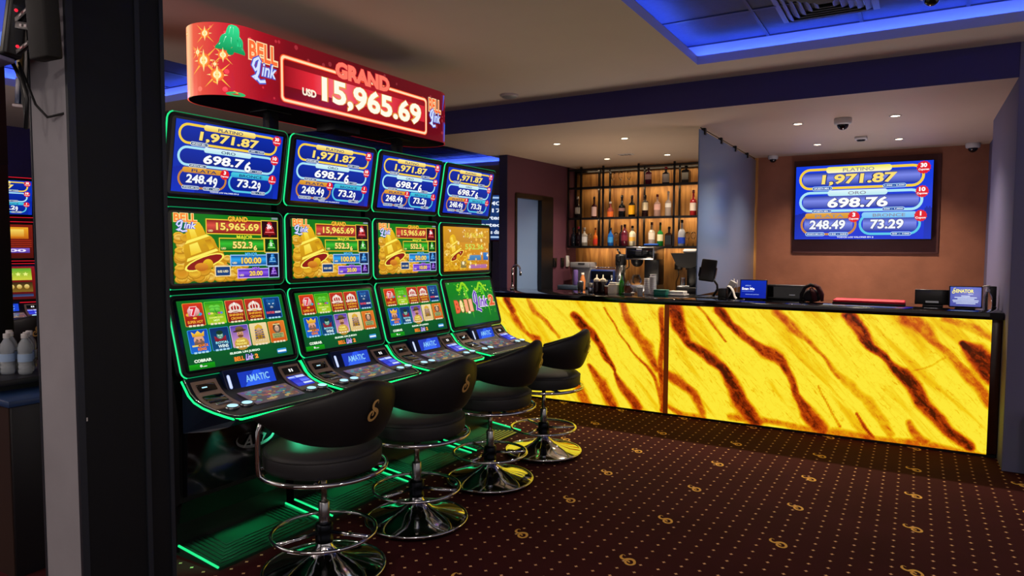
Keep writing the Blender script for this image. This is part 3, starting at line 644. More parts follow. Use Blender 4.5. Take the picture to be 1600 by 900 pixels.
# ---- main ceiling with recessed coffers
COFFERS = [(-1.50, 2.6, 1.2, 5.33), (-6.95, -4.95, 1.2, 4.12), (-8.2, -5.05, 6.0, 9.95)]
def ceiling():
    b = MB()
    xs = sorted({-10, 3.5} | {c[0] for c in COFFERS} | {c[1] for c in COFFERS}); ys = sorted({-3.5, 12} | {c[2] for c in COFFERS} | {c[3] for c in COFFERS})
    for i in range(len(xs)-1):
        for j in range(len(ys)-1):
            mx, my = (xs[i]+xs[i+1])/2, (ys[j]+ys[j+1])/2
            if any(c[0] < mx < c[1] and c[2] < my < c[3] for c in COFFERS): continue
            b.add([(xs[i], ys[j], ZC), (xs[i+1], ys[j], ZC), (xs[i+1], ys[j+1], ZC), (xs[i], ys[j+1], ZC)], [(3, 2, 1, 0)], 0)
    for (x0, x1, y0, y1) in COFFERS:
        z1 = ZC+0.065; e = 0.13; z2 = ZC+0.185
        R0 = [(x0, y0), (x1, y0), (x1, y1), (x0, y1)]; R1 = [(x0-e, y0-e), (x1+e, y0-e), (x1+e, y1+e), (x0-e, y1+e)]
        ri = 0.018; R2 = [(x0-ri, y0-ri), (x1+ri, y0-ri), (x1+ri, y1+ri), (x0-ri, y1+ri)]
        for k in range(4):
            q = (k+1) % 4
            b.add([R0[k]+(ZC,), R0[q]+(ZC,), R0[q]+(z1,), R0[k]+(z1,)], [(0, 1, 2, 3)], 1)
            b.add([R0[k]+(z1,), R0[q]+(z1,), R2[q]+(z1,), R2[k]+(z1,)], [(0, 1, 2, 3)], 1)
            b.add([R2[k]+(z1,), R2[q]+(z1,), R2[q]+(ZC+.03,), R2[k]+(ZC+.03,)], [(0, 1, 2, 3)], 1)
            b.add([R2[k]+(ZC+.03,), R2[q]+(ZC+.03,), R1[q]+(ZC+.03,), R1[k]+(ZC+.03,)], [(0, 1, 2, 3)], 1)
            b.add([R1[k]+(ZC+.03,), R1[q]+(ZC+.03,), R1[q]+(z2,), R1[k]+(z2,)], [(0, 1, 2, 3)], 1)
        # dark edge angle then tiles
        b.add([p+(z2,) for p in R1], [(3, 2, 1, 0)], 2)
        t = 0.012; nx = max(1, round((x1-x0+2*e)/0.6)); ny = max(1, round((y1-y0+2*e)/0.6))
        for k in range(nx+1):
            xx = x0-e+(x1-x0+2*e)*k/nx; b.box((xx-t, y0-e, z2-.008), (xx+t, y1+e, z2-.0005), 3)
        for k in range(ny+1):
            yy = y0-e+(y1-y0+2*e)*k/ny; b.box((x0-e, yy-t, z2-.0085), (x1+e, yy+t, z2-.0006), 3)
    mat('ceiling_tile', '#454e74', 0.85, bump=0.2, bscale=90, mottled=0.12, mscale=30); mat('tile_grid', '#2c3452', 0.5)
    struct('ceiling', b, ['ceiling_paint', 'cove_blue_lit_paint', 'ceiling_tile', 'tile_grid'], 'beige ceiling with recessed tiled coffers')
ceiling()
NM = ['above the carpet', 'beyond the grey pillar', 'behind the slot machine row']
for k, (x0, x1, y0, y1) in enumerate(COFFERS):
    b = MB(); e = 0.045; z = ZC+0.048
    b.tube([(x0-e, y0-e, z), (x1+e, y0-e, z), (x1+e, y1+e, z), (x0-e, y1+e, z)], 0.010, 6, True)
    tag(b.build('led_strip', 'blue_led'), 'blue light strip hidden on the ledge of the ceiling recess '+NM[k], 'light strip')

b = MB(); b.box((-4.75, 5.85, ZB), (1.6, 9.55, ZC), 0); struct('ceiling', b, ['soffit_paint'], 'lower soffit over the bar')
b = MB(); b.box((-4.76, 5.835, ZB-.001), (3.5, 5.85, ZC), 0); struct('trim_1', b, ['beam_paint'], 'dark purple fascia beam over the bar')
# left wall of the bar with its doorway  (x from -4.60 at y 7.44 to -4.38 at y 9.3)
def wall_left_bar():
    b = MB()
    def P(t, off, z): # t 0..1 along, off outward(-x)
        x = -4.49+0.10*t; y = 7.46+1.89*t
        return (x-off, y, z)
    th = 0.12; t0, t1 = 0.10, 0.60; zd = 2.26
    def slab(a, c, z0, z1, m=0):
        q = [P(a, 0, z0), P(c, 0, z0), P(c, th, z0), P(a, th, z0), P(a, 0, z1), P(c, 0, z1), P(c, th, z1), P(a, th, z1)]
        b.add(q, [(0, 3, 2, 1), (4, 5, 6, 7), (0, 1, 5, 4), (1, 2, 6, 5), (2, 3, 7, 6), (3, 0, 4, 7)], m)
    slab(0.006, t0, 0, ZB); slab(t1, 1.0, 0, ZB); slab(t0, t1, zd, ZB); slab(0.0, 0.006, 0, ZB, 1)
    struct('wall_left', b, ['purple_paint', 'navy_paint'], 'purple side wall of the bar')
    d = MB(); e = 0.012
    def jam(a, c, z0, z1, m):
        q = [P(a, -e, z0), P(c, -e, z0), P(c, th*.9, z0), P(a, th*.9, z0), P(a, -e, z1), P(c, -e, z1), P(c, th*.9, z1), P(a, th*.9, z1)]
        d.add(q, [(0, 3, 2, 1), (4, 5, 6, 7), (0, 1, 5, 4), (1, 2, 6, 5), (2, 3, 7, 6), (3, 0, 4, 7)], m)
    jam(t0-.005, t0+.018, 0, zd, 0); jam(t1-.16, t1+.005, 0, zd, 0); jam(t0, t1, zd-.05, zd+.01, 0)
    d.add([P(t0, .05, 0), P(t1, .05, 0), P(t1, .05, zd), P(t0, .05, zd)], [(0, 1, 2, 3)], 1)
    struct('door_1', d, ['black_plastic', 'door_glass'], 'frosted door in the purple wall')
    return P
PW = wall_left_bar()
# back wall of bar: timber left of the glass, stucco to its right
mat('plywood', '#a8743c', 0.5, mottled=0.0)
def plywood():
    m = M['plywood']; nt = m.node_tree; L = nt.links; b = nt.nodes['Principled BSDF']
    tc = nt.nodes.new('ShaderNodeTexCoord'); mp = nt.nodes.new('ShaderNodeMapping'); mp.inputs['Scale'].default_value = (5.0, 1, 0.55); L.new(tc.outputs['Object'], mp.inputs[0])
    n = nt.nodes.new('ShaderNodeTexNoise'); n.inputs['Scale'].default_value = 2.6; n.inputs['Detail'].default_value = 6; n.inputs['Distortion'].default_value = 1.2; L.new(mp.outputs[0], n.inputs['Vector'])
    r = nt.nodes.new('ShaderNodeValToRGB'); e = r.color_ramp.elements
    e[0].position = 0.30; e[0].color = C('#74451f'); e[1].position = 0.72; e[1].color = C('#d09a54'); L.new(n.outputs['Fac'], r.inputs[0]); L.new(r.outputs[0], b.inputs['Base Color'])
plywood()
b = MB(); b.box((-4.6, 9.30, 0), (-1.80, 9.5, ZC), 0); struct('wall_back', b, ['plywood'], 'timber back wall of the bar')
b = MB(); b.box((-1.80, 9.30, 0), (0.72, 9.5, ZC), 0); struct('wall_back', b, ['stucco'], 'tan stucco wall behind the cash desk')
b = MB(); b.box((-1.36, 9.275, 1.51), (0.215, 9.305, 2.66), 0, 0.004); struct('trim_2', b, ['stucco_dark'], 'darker stucco rectangle behind the television')  # thin slab, darker than the wall around it
b = MB(); b.box((0.565, 5.83, 0), (1.7, 7.66, ZC), 0, 0.004); struct('wall_right', b, ['lilac_paint'], 'wide purple grey column at the end of the counter')
b = MB(); b.box((0.66, 7.66, 0), (1.7, 9.5, ZC), 0); struct('wall_right', b, ['lilac_paint'], 'side wall beside the stucco wall')
b = MB(); b.box((-10.0, 11.4, 0), (-4.5, 11.6, ZC), 0); struct('wall_back', b, ['gray_plaster'], 'grey wall far behind the slot machines')
b = MB(); b.box((-9.45, -3.5, 0), (-9.25, 11.5, ZC), 0); struct('wall_left', b, ['beam_paint'], 'purple wall at the far left')
# big pillar in the left foreground
def pillar():
    b = MB(); x1, y0 = -2.32, 1.17; x0 = x1-.245; y1 = 1.49
    b.box((x0, y0, 0), (x1-.01, y1-.01, ZC), 0)                                    # plaster core
    b.box((x1-.014, y0-.004, 0), (x1, y0+.018, ZC), 2); b.box((x1-.012, y0+.018, 0), (x1-.002, y0+.215, ZC), 1)
    b.box((x1-.012, y0+.215, 0), (x1+.004, y0+.232, ZC), 2); b.box((x1-.012, y0+.232, 0), (x1-.004, y1-.012, ZC), 1); b.box((x1-.012, y1-.014, 0), (x1+.002, y1, ZC), 2)
    b.box((x0-.003, y0-.003, 0), (x0+.006, y0+.01, ZC), 2)
    b.add([(x1+.0005, y0+.02, .98), (x1+.0005, y0+.024, .98), (x1+.0005, y0+.024, .992), (x1+.0005, y0+.02, .992)], [(0, 1, 2, 3)], 3)
    struct('pillar', b, ['gray_plaster', 'pillar_wood', 'pillar_edge', 'white_plastic'], 'square pillar, grey plaster on one face and dark wood on the other', 'pillar')
pillar()

# ================================================================== BAR COUNTER
YF = 6.16
def onyx_material():
    m = bpy.data.materials.new('backlit_onyx'); m.use_nodes = True; nt = m.node_tree; L = nt.links; b = nt.nodes['Principled BSDF']
    b.inputs['Roughness'].default_value = 0.18; b.inputs['Base Color'].default_value = C('#5a3a10')
    a = nt.nodes.new('ShaderNodeAttribute'); a.attribute_name = 'vein'
    tc = nt.nodes.new('ShaderNodeTexCoord')
    mp = nt.nodes.new('ShaderNodeMapping'); mp.inputs['Rotation'].default_value = (0, math.radians(-52), 0); mp.inputs['Scale'].default_value = (5.5, 1, 1.1)
    mp.vector_type = 'POINT'
    # rotate first, then stretch along the diagonal
    mr = nt.nodes.new('ShaderNodeMapping'); mr.inputs['Rotation'].default_value = (0, math.radians(-47), 0); L.new(tc.outputs['Object'], mr.inputs[0])
    ms = nt.nodes.new('ShaderNodeMapping'); ms.inputs['Scale'].default_value = (0.9, 1, 7.0); L.new(mr.outputs[0], ms.inputs[0])
    n1 = nt.nodes.new('ShaderNodeTexNoise'); n1.inputs['Scale'].default_value = 1.3; n1.inputs['Detail'].default_value = 7; n1.inputs['Distortion'].default_value = 0.8; L.new(ms.outputs[0], n1.inputs['Vector'])
    n2 = nt.nodes.new('ShaderNodeTexNoise'); n2.inputs['Scale'].default_value = 13; n2.inputs['Detail'].default_value = 9; n2.inputs['Roughness'].default_value = 0.72; L.new(tc.outputs['Object'], n2.inputs['Vector'])
    n3 = nt.nodes.new('ShaderNodeTexNoise'); n3.inputs['Scale'].default_value = 9; n3.inputs['Detail'].default_value = 6; n3.inputs['Distortion'].default_value = 1.5; L.new(ms.outputs[0], n3.inputs['Vector'])
    def mth(op, x, y, cl=False):
        n = nt.nodes.new('ShaderNodeMath'); n.operation = op; n.use_clamp = cl
        for i, q in enumerate((x, y)):
            if isinstance(q, (int, float)): n.inputs[i].default_value = q
            else: L.new(q, n.inputs[i])
        return n.outputs[0]
    v = a.outputs['Fac']
    mb = nt.nodes.new('ShaderNodeMapping'); mb.inputs['Scale'].default_value = (5.0, 1, 11.0); L.new(mr.outputs[0], mb.inputs[0])
    n4 = nt.nodes.new('ShaderNodeTexNoise'); n4.inputs['Scale'].default_value = 1.6; n4.inputs['Detail'].default_value = 9; n4.inputs['Roughness'].default_value = 0.72; n4.inputs['Distortion'].default_value = 0.6; L.new(mb.outputs[0], n4.inputs['Vector'])
    vo = nt.nodes.new('ShaderNodeTexVoronoi'); vo.feature = 'DISTANCE_TO_EDGE'; vo.inputs['Scale'].default_value = 15
    wv = nt.nodes.new('ShaderNodeMix'); wv.data_type = 'VECTOR'; wv.inputs[0].default_value = 0.12; L.new(tc.outputs['Object'], wv.inputs[4]); L.new(n2.outputs['Color'], wv.inputs[5]); L.new(wv.outputs[1], vo.inputs['Vector'])
    crk = mth('MULTIPLY', mth('SUBTRACT', 0.10, vo.outputs['Distance'], True), 2.2)
    # orange body of a vein, then dark ragged patches inside it
    edge = mth('MULTIPLY', mth('SUBTRACT', n2.outputs['Fac'], 0.5), 1.1)
    body = mth('SUBTRACT', mth('MULTIPLY', mth('ADD', v, mth('MULTIPLY', edge, mth('MINIMUM', mth('MULTIPLY', v, 2.0), 1.0))), 1.55), 0.14, True)
    patch = mth('ADD', mth('MULTIPLY', mth('SUBTRACT', n4.outputs['Fac'], 0.5), 3.4), mth('MULTIPLY', edge, 0.7))
    dark = mth('MULTIPLY', mth('SUBTRACT', mth('ADD', mth('MULTIPLY', v, 1.15), mth('ADD', patch, crk)), 0.68, True), mth('MULTIPLY', v, v))
    vv = mth('ADD', mth('MULTIPLY', body, 0.56), mth('MULTIPLY', dark, 0.60))
    st = mth('MULTIPLY', mth('SUBTRACT', n1.outputs['Fac'], 0.50), 1.05, True)          # soft honey streaks
    fine = mth('MULTIPLY', mth('SUBTRACT', n3.outputs['Fac'], 0.58), 1.1, True)
    hair = mth('MULTIPLY', mth('SUBTRACT', 0.035, vo.outputs['Distance'], True), mth('MULTIPLY', mth('SUBTRACT', n3.outputs['Fac'], 0.40, True), 22.0))
    t = mth('ADD', mth('ADD', mth('ADD', vv, st), fine), hair, True)
    r = nt.nodes.new('ShaderNodeValToRGB'); cr = r.color_ramp; e = cr.elements
    e[0].position = 0.0; e[0].color = C('#fbe636'); e[1].position = 1.0; e[1].color = C('#380900')
    for p, c in ((0.12, '#f2c812'), (0.28, '#e39c08'), (0.46, '#cf6208'), (0.64, '#b23c04'), (0.84, '#7c1f02')):
        q = e.new(p); q.color = C(c)
    L.new(t, r.inputs[0]); L.new(r.outputs[0], b.inputs['Emission Color']); b.inputs['Emission Strength'].default_value = 1.0
    M['backlit_onyx'] = m
onyx_material()
# veins of the stone: strength, then (x, z, half width) in metres along each vein
VEINS = [(0.95,[(-1.913,1.026,0.0821),(-1.857,0.863,0.0821),(-1.75,0.705,0.0648),(-1.585,0.585,0.0562),(-1.454,0.485,0.0691),(-1.364,0.353,0.0821),(-1.302,0.2,0.0951),(-1.175,0.047,0.0951)]),
         (0.6,[(-1.695,1.036,0.0194),(-1.572,0.88,0.0259),(-1.434,0.732,0.0108)]),
         (0.85,[(-1.486,1.025,0.0605),(-1.395,0.891,0.0519),(-1.258,0.781,0.0519),(-1.106,0.674,0.0605),(-0.958,0.609,0.0648),(-0.883,0.481,0.0432),(-0.844,0.332,0.0389),(-0.752,0.189,0.0583),(-0.627,0.054,0.0778)]),
         (0.55,[(-1.023,1.029,0.0648),(-0.894,0.902,0.0583),(-0.751,0.788,0.0367),(-0.644,0.674,0.0216),(-0.505,0.5,0.0194)]),
         (0.98,[(-0.462,1.02,0.0821),(-0.369,0.898,0.0735),(-0.285,0.776,0.0519),(-0.156,0.679,0.0302),(-0.06,0.598,0.0691),(0.019,0.5,0.0713),(0.068,0.381,0.0756),(0.161,0.269,0.0756),(0.252,0.177,0.0691),(0.377,0.082,0.0648)]),
         (0.55,[(-0.036,1.016,0.0907),(0.095,0.928,0.0821),(0.187,0.813,0.0389),(0.292,0.683,0.0389),(0.396,0.557,0.0648),(0.505,0.407,0.0605)]),
         (1.0,[(0.322,0.861,0.0389),(0.409,0.787,0.108),(0.474,0.7,0.1253),(0.519,0.603,0.0778)]),
         (0.36,[(-0.644,0.674,0.0216),(-0.471,0.485,0.0389),(-0.304,0.356,0.0432),(-0.204,0.204,0.0475),(-0.121,0.088,0.0389)]),
         (0.75,[(-0.365,0.22,0.0194),(-0.313,0.134,0.0259),(-0.247,0.052,0.0194)]),
         (0.62,[(-1.976,0.405,0.0519),(-1.847,0.323,0.0605),(-1.721,0.233,0.0691),(-1.626,0.069,0.0562)]),
         (0.5,[(-1.971,0.12,0.0259),(-1.8,0.036,0.0389),(-1.614,0.015,0.0389)]),
         (0.6,[(-0.009,0.185,0.0346),(0.063,0.079,0.0519),(0.109,0.047,0.0432)]),
         (0.42,[(0.194,1.029,0.0389),(0.395,0.964,0.0346),(0.529,0.886,0.0302)]),
         (0.28,[(-0.0,0.631,0.0108),(0.133,0.66,0.0108),(0.269,0.733,0.0108)]),
         (0.5,[(-0.671,0.408,0.013),(-0.599,0.246,0.013),(-0.51,0.089,0.013)]),
         (0.5,[(-1.357,0.073,0.0432),(-0.627,0.044,0.0519),(0.019,0.019,0.0519),(0.568,0.001,0.0432)]),
         (0.9,[(-3.719,1.036,0.0655),(-3.639,0.913,0.0539)]),
         (0.6,[(-3.638,0.874,0.0578),(-3.582,0.77,0.0462),(-3.448,0.662,0.0347),(-3.338,0.602,0.0655)]),
         (0.5,[(-3.439,1.019,0.0308),(-3.351,0.889,0.0347),(-3.2,0.773,0.0347),(-3.083,0.649,0.0308)]),
         (0.95,[(-2.94,0.882,0.0501),(-2.828,0.787,0.0616),(-2.727,0.701,0.0539),(-2.647,0.597,0.052),(-2.568,0.476,0.0462),(-2.47,0.358,0.0193)]),
         (0.62,[(-2.423,1.043,0.0578),(-2.364,0.886,0.0655),(-2.251,0.734,0.0616),(-2.139,0.601,0.0616),(-2.055,0.433,0.0501)]),
         (0.65,[(-2.594,1.0,0.0116),(-2.457,0.774,0.0116),(-2.323,0.604,0.0135),(-2.155,0.459,0.025),(-2.08,0.326,0.0327),(-2.014,0.123,0.0424)]),
         (0.65,[(-2.744,0.406,0.027),(-2.624,0.252,0.0847),(-2.554,0.113,0.0847),(-2.504,0.028,0.0847)]),
         (0.8,[(-2.47,0.34,0.0231),(-2.354,0.172,0.0693),(-2.24,0.042,0.0847)]),
         (0.62,[(-2.903,0.195,0.0578),(-2.82,0.083,0.0655),(-2.739,-0.019,0.0578)]),
         (0.75,[(-2.017,0.992,0.0501),(-2.012,0.733,0.0462),(-2.01,0.385,0.0462),(-1.995,0.055,0.0462)])]
def onyx_panel(name, x0, x1, parent):
    segs = [(k, q[i], q[i+1]) for k, q in VEINS for i in range(len(q)-1)]
    z0, z1 = 0.02, 1.045; nx = int((x1-x0)/0.011); nz = 95
    gx = np.linspace(x0, x1, nx+1); gz = np.linspace(z0, z1, nz+1); X, Z = np.meshgrid(gx, gz)
    rs = np.random.RandomState(5)
    ph = rs.rand(8)*6.28; wob = sum(np.sin(X*(9+7*i)+Z*(13-5*i)+ph[i])*0.010/(1+.5*i) for i in range(4)); wob2 = sum(np.sin(X*(11-6*i)+Z*(8+9*i)+ph[4+i])*0.010/(1+.5*i) for i in range(4))
    PX, PZ = X+wob, Z+wob2; V = np.zeros_like(X)
    for k, a, c in segs:
        dx, dz = c[0]-a[0], c[1]-a[1]; ll = dx*dx+dz*dz+1e-9
        t = np.clip(((PX-a[0])*dx+(PZ-a[1])*dz)/ll, 0, 1); d = np.hypot(PX-a[0]-t*dx, PZ-a[1]-t*dz); hw = .82*(a[2]*(1-t)+c[2]*t)
        s = np.clip(1.30-d/np.maximum(hw, .004)*0.95, 0, 1); V = np.maximum(V, k*s*s*(3-2*s))
    b = MB(); W = nx+1
    b.v = [(float(X[j, i]), YF, float(Z[j, i])) for j in range(nz+1) for i in range(W)]
    for j in range(nz):
        for i in range(nx): b.f.append([j*W+i, j*W+i+1, (j+1)*W+i+1, (j+1)*W+i]); b.mi.append(0); b.sm.append(False)
    n = len(b.v)
    # slab thickness: sides and back
    b.add([(x0, YF, z0), (x1, YF, z0), (x1, YF+.02, z0), (x0, YF+.02, z0), (x0, YF, z1), (x1, YF, z1), (x1, YF+.02, z1), (x0, YF+.02, z1)], [(3, 2, 1, 0), (4, 5, 6, 7), (1, 2, 6, 5), (2, 3, 7, 6), (3, 0, 4, 7)], 1)
    me = b.mesh(name, ['backlit_onyx', 'cardboard']); at = me.attributes.new('vein', 'FLOAT', 'POINT')
    at.data.foreach_set('value', np.concatenate([V.ravel().astype(np.float32), np.zeros(len(me.vertices)-n, np.float32)]))
    return link(name, me, parent)
mat('brown_stone', '#3c170c', 0.25, mottled=0.4, mscale=20)
bar = thing('bar_counter', 'long bar counter fronted with glowing yellow onyx under a black stone top', 'counter', (0, 0, 0))
onyx_panel('onyx_panel', -4.40, -1.99, bar); onyx_panel('onyx_panel', -1.955, 0.50, bar)
mat('joint_stone', '#4a1c08', 0.3, emis='#6a2804', es=0.6, mottled=0.3, mscale=9)
b = MB(); b.box((-1.995, YF-.004, .02), (-1.95, YF+.02, 1.045), 0); b.build('panel_joint', 'joint_stone', bar)['label'] = 'dark brown joint between the glowing panels'
b = MB(); b.box((0.50, YF-.012, .03), (0.562, YF+.03, 1.05), 0, .003); b.build('end_strip', 'brown_stone', bar)['label'] = 'dark brown stone strip at the counter end'
b = MB(); b.box((-4.40, YF+.03, .02), (0.56, 6.62, 1.045), 0); b.build('carcass', 'black_plastic', bar)
b = MB(); b.box((-4.40, YF+.002, 0), (0.56, 6.6, .02), 0); b.build('plinth', 'black_plastic', bar)
b = MB(); b.box((-4.42, 6.03, 1.046), (0.563, 6.73, 1.10), 0, .004); b.build('worktop', 'counter_black', bar)['label'] = 'black polished stone worktop'
CT = 1.10

# ================================================================== SLOT MACHINES
PITCH = 0.745
def frame(bot, top, cx=0.0):
    """matrix of a tilted face: x right, y up along the face, z out towards the player. bot/top = (depth y, height z)"""
    b = Vector((cx, bot[0], bot[1])); t = Vector((cx, top[0], top[1])); up = (t-b).normalized(); x = Vector((1, 0, 0)); n = x.cross(up); c = (b+t)/2
    return Matrix(((x.x, up.x, n.x, c.x), (x.y, up.y, n.y, c.y), (x.z, up.z, n.z, c.z), (0, 0, 0, 1))), (t-b).length
MON = {'upper_monitor': ((.462, 1.797), (.392, 2.203)), 'middle_monitor': ((.445, 1.342), (.452, 1.748)), 'lower_monitor': ((.332, .915), (.444, 1.312))}
def rrect_pts(w, h, r, z=0, n=6):
    P = []
    for cx, cy, a0 in ((w/2-r, -h/2+r, -90), (w/2-r, h/2-r, 0), (-w/2+r, h/2-r, 90), (-w/2+r, -h/2+r, 180)):
        for i in range(n+1):
            a = math.radians(a0+90*i/n); P.append((cx+r*math.cos(a), cy+r*math.sin(a), z))
    return P
MW = 0.722
def bezel_mb(h):
    b = MB(); r = .035
    loops = [rrect_pts(MW, h, r, -.055), rrect_pts(MW, h, r, -.006), rrect_pts(MW-.008, h-.008, r-.003, 0.0), rrect_pts(MW-.03, h-.03, r-.012, 0.001), rrect_pts(MW-.036, h-.036, r-.014, -.002)]
    n = len(loops[0]); o = [p for l in loops for p in l]; fs = []
    for k in range(len(loops)-1):
        for i in range(n): fs.append((k*n+i, k*n+(i+1) % n, (k+1)*n+(i+1) % n, (k+1)*n+i))
    b.add(o, fs, 0, False); b.add(loops[-1], [tuple(range(n))], 1); b.add(loops[0], [tuple(range(n))[::-1]], 0)
    return b
def strip_mb(h):
    b = MB(); b.tube(rrect_pts(MW+.004, h+.003, .037, -.008, 7), .0026, 6, True); return b
def side_strip_mb(h):
    b = MB(); w = MW/2+.0035; r = .037; y = h/2-r+.002
    P = [(-w+r-r*math.cos(math.radians(a)), y+r*math.sin(math.radians(a)), -.010) for a in (75, 50, 25, 0)]
    P += [(x, -q, z) for x, q, z in P[::-1]]; b.tube(P, .0044, 7); return b
def console_mb():
    b = MB()
    # (depth, z, half width)
    prof = [(.345, .905, .362), (.325, .885, .364), (.295, .845, .364), (.255, .815, .363), (.20, .795, .36), (.12, .778, .352), (.05, .765, .338), (.012, .757, .327), (0, .748, .323), (.004, .735, .322), (.04, .712, .33), (.16, .675, .345), (.36, .64, .352)]
    v = []; f = []
    for y, z, w in prof: v += [(-w, y, z), (-w*.5, y-(.006 if y < .1 else 0), z), (w*.5, y-(.006 if y < .1 else 0), z), (w, y, z)]
    n = len(prof)
    for i in range(n-1):
        for k in range(3): f.append((4*i+k, 4*i+k+1, 4*i+5+k, 4*i+4+k))
    b.add(v, f, 0, True)
    for s in (0, 3): b.add([v[4*i+s] for i in range(n)], [tuple(range(n))], 0)
    b.add([v[0], v[3], v[4*(n-1)+3], v[4*(n-1)]], [(0, 1, 2, 3)], 0)
    return b
def deck_z(y):
    P = [(0, .752), (.012, .757), (.05, .765), (.12, .778), (.20, .795), (.255, .815), (.295, .845), (.325, .885), (.345, .905)]
    for (a, za), (c, zc) in zip(P, P[1:]):
        if a <= y <= c: return za+(zc-za)*(y-a)/(c-a)
    return P[-1][1]
def deck_path(off, dz=0, inset=0):
    L = [(-(.366-inset), .345), (-(.368-inset), .325), (-(.368-inset), .29), (-(.366-inset), .25), (-(.362-inset), .19), (-(.354-inset), .12), (-(.342-inset), .055), (-(.328-inset), .012+inset), (-(.29), -.004+off+inset)]
    P = [(x, y, deck_z(max(0, min(.345, y)))+dz) for x, y in L]
    return P+[(-x, y, z) for x, y, z in P[::-1]]
def strip_patch(xc, w0, w1, ys, lift=.004, m=0):
    """a bent plate lying on the deck"""
    b = MB(); v = []; n = len(ys)
    for i, y in enumerate(ys):
        w = w0+(w1-w0)*i/(n-1); z = deck_z(y)
        for l in (0, lift): v += [(xc-w/2, y, z+l), (xc+w/2, y, z+l)]
    f = [(2, 3, 7, 6)]
    f = []
    for i in range(n-1):
        a = 4*i; f += [(a+2, a+3, a+7, a+6), (a, a+2, a+6, a+4), (a+1, a+5, a+7, a+3)]
    f += [(0, 1, 3, 2), (4*n-4, 4*n-2, 4*n-1, 4*n-3)]
    b.add(v, f, m); return b
def deck_frame(xc, y0, y1, lift):
    z0, z1 = deck_z(y0)+lift, deck_z(y1)+lift
    return frame((y0, z0), (y1, z1), xc)

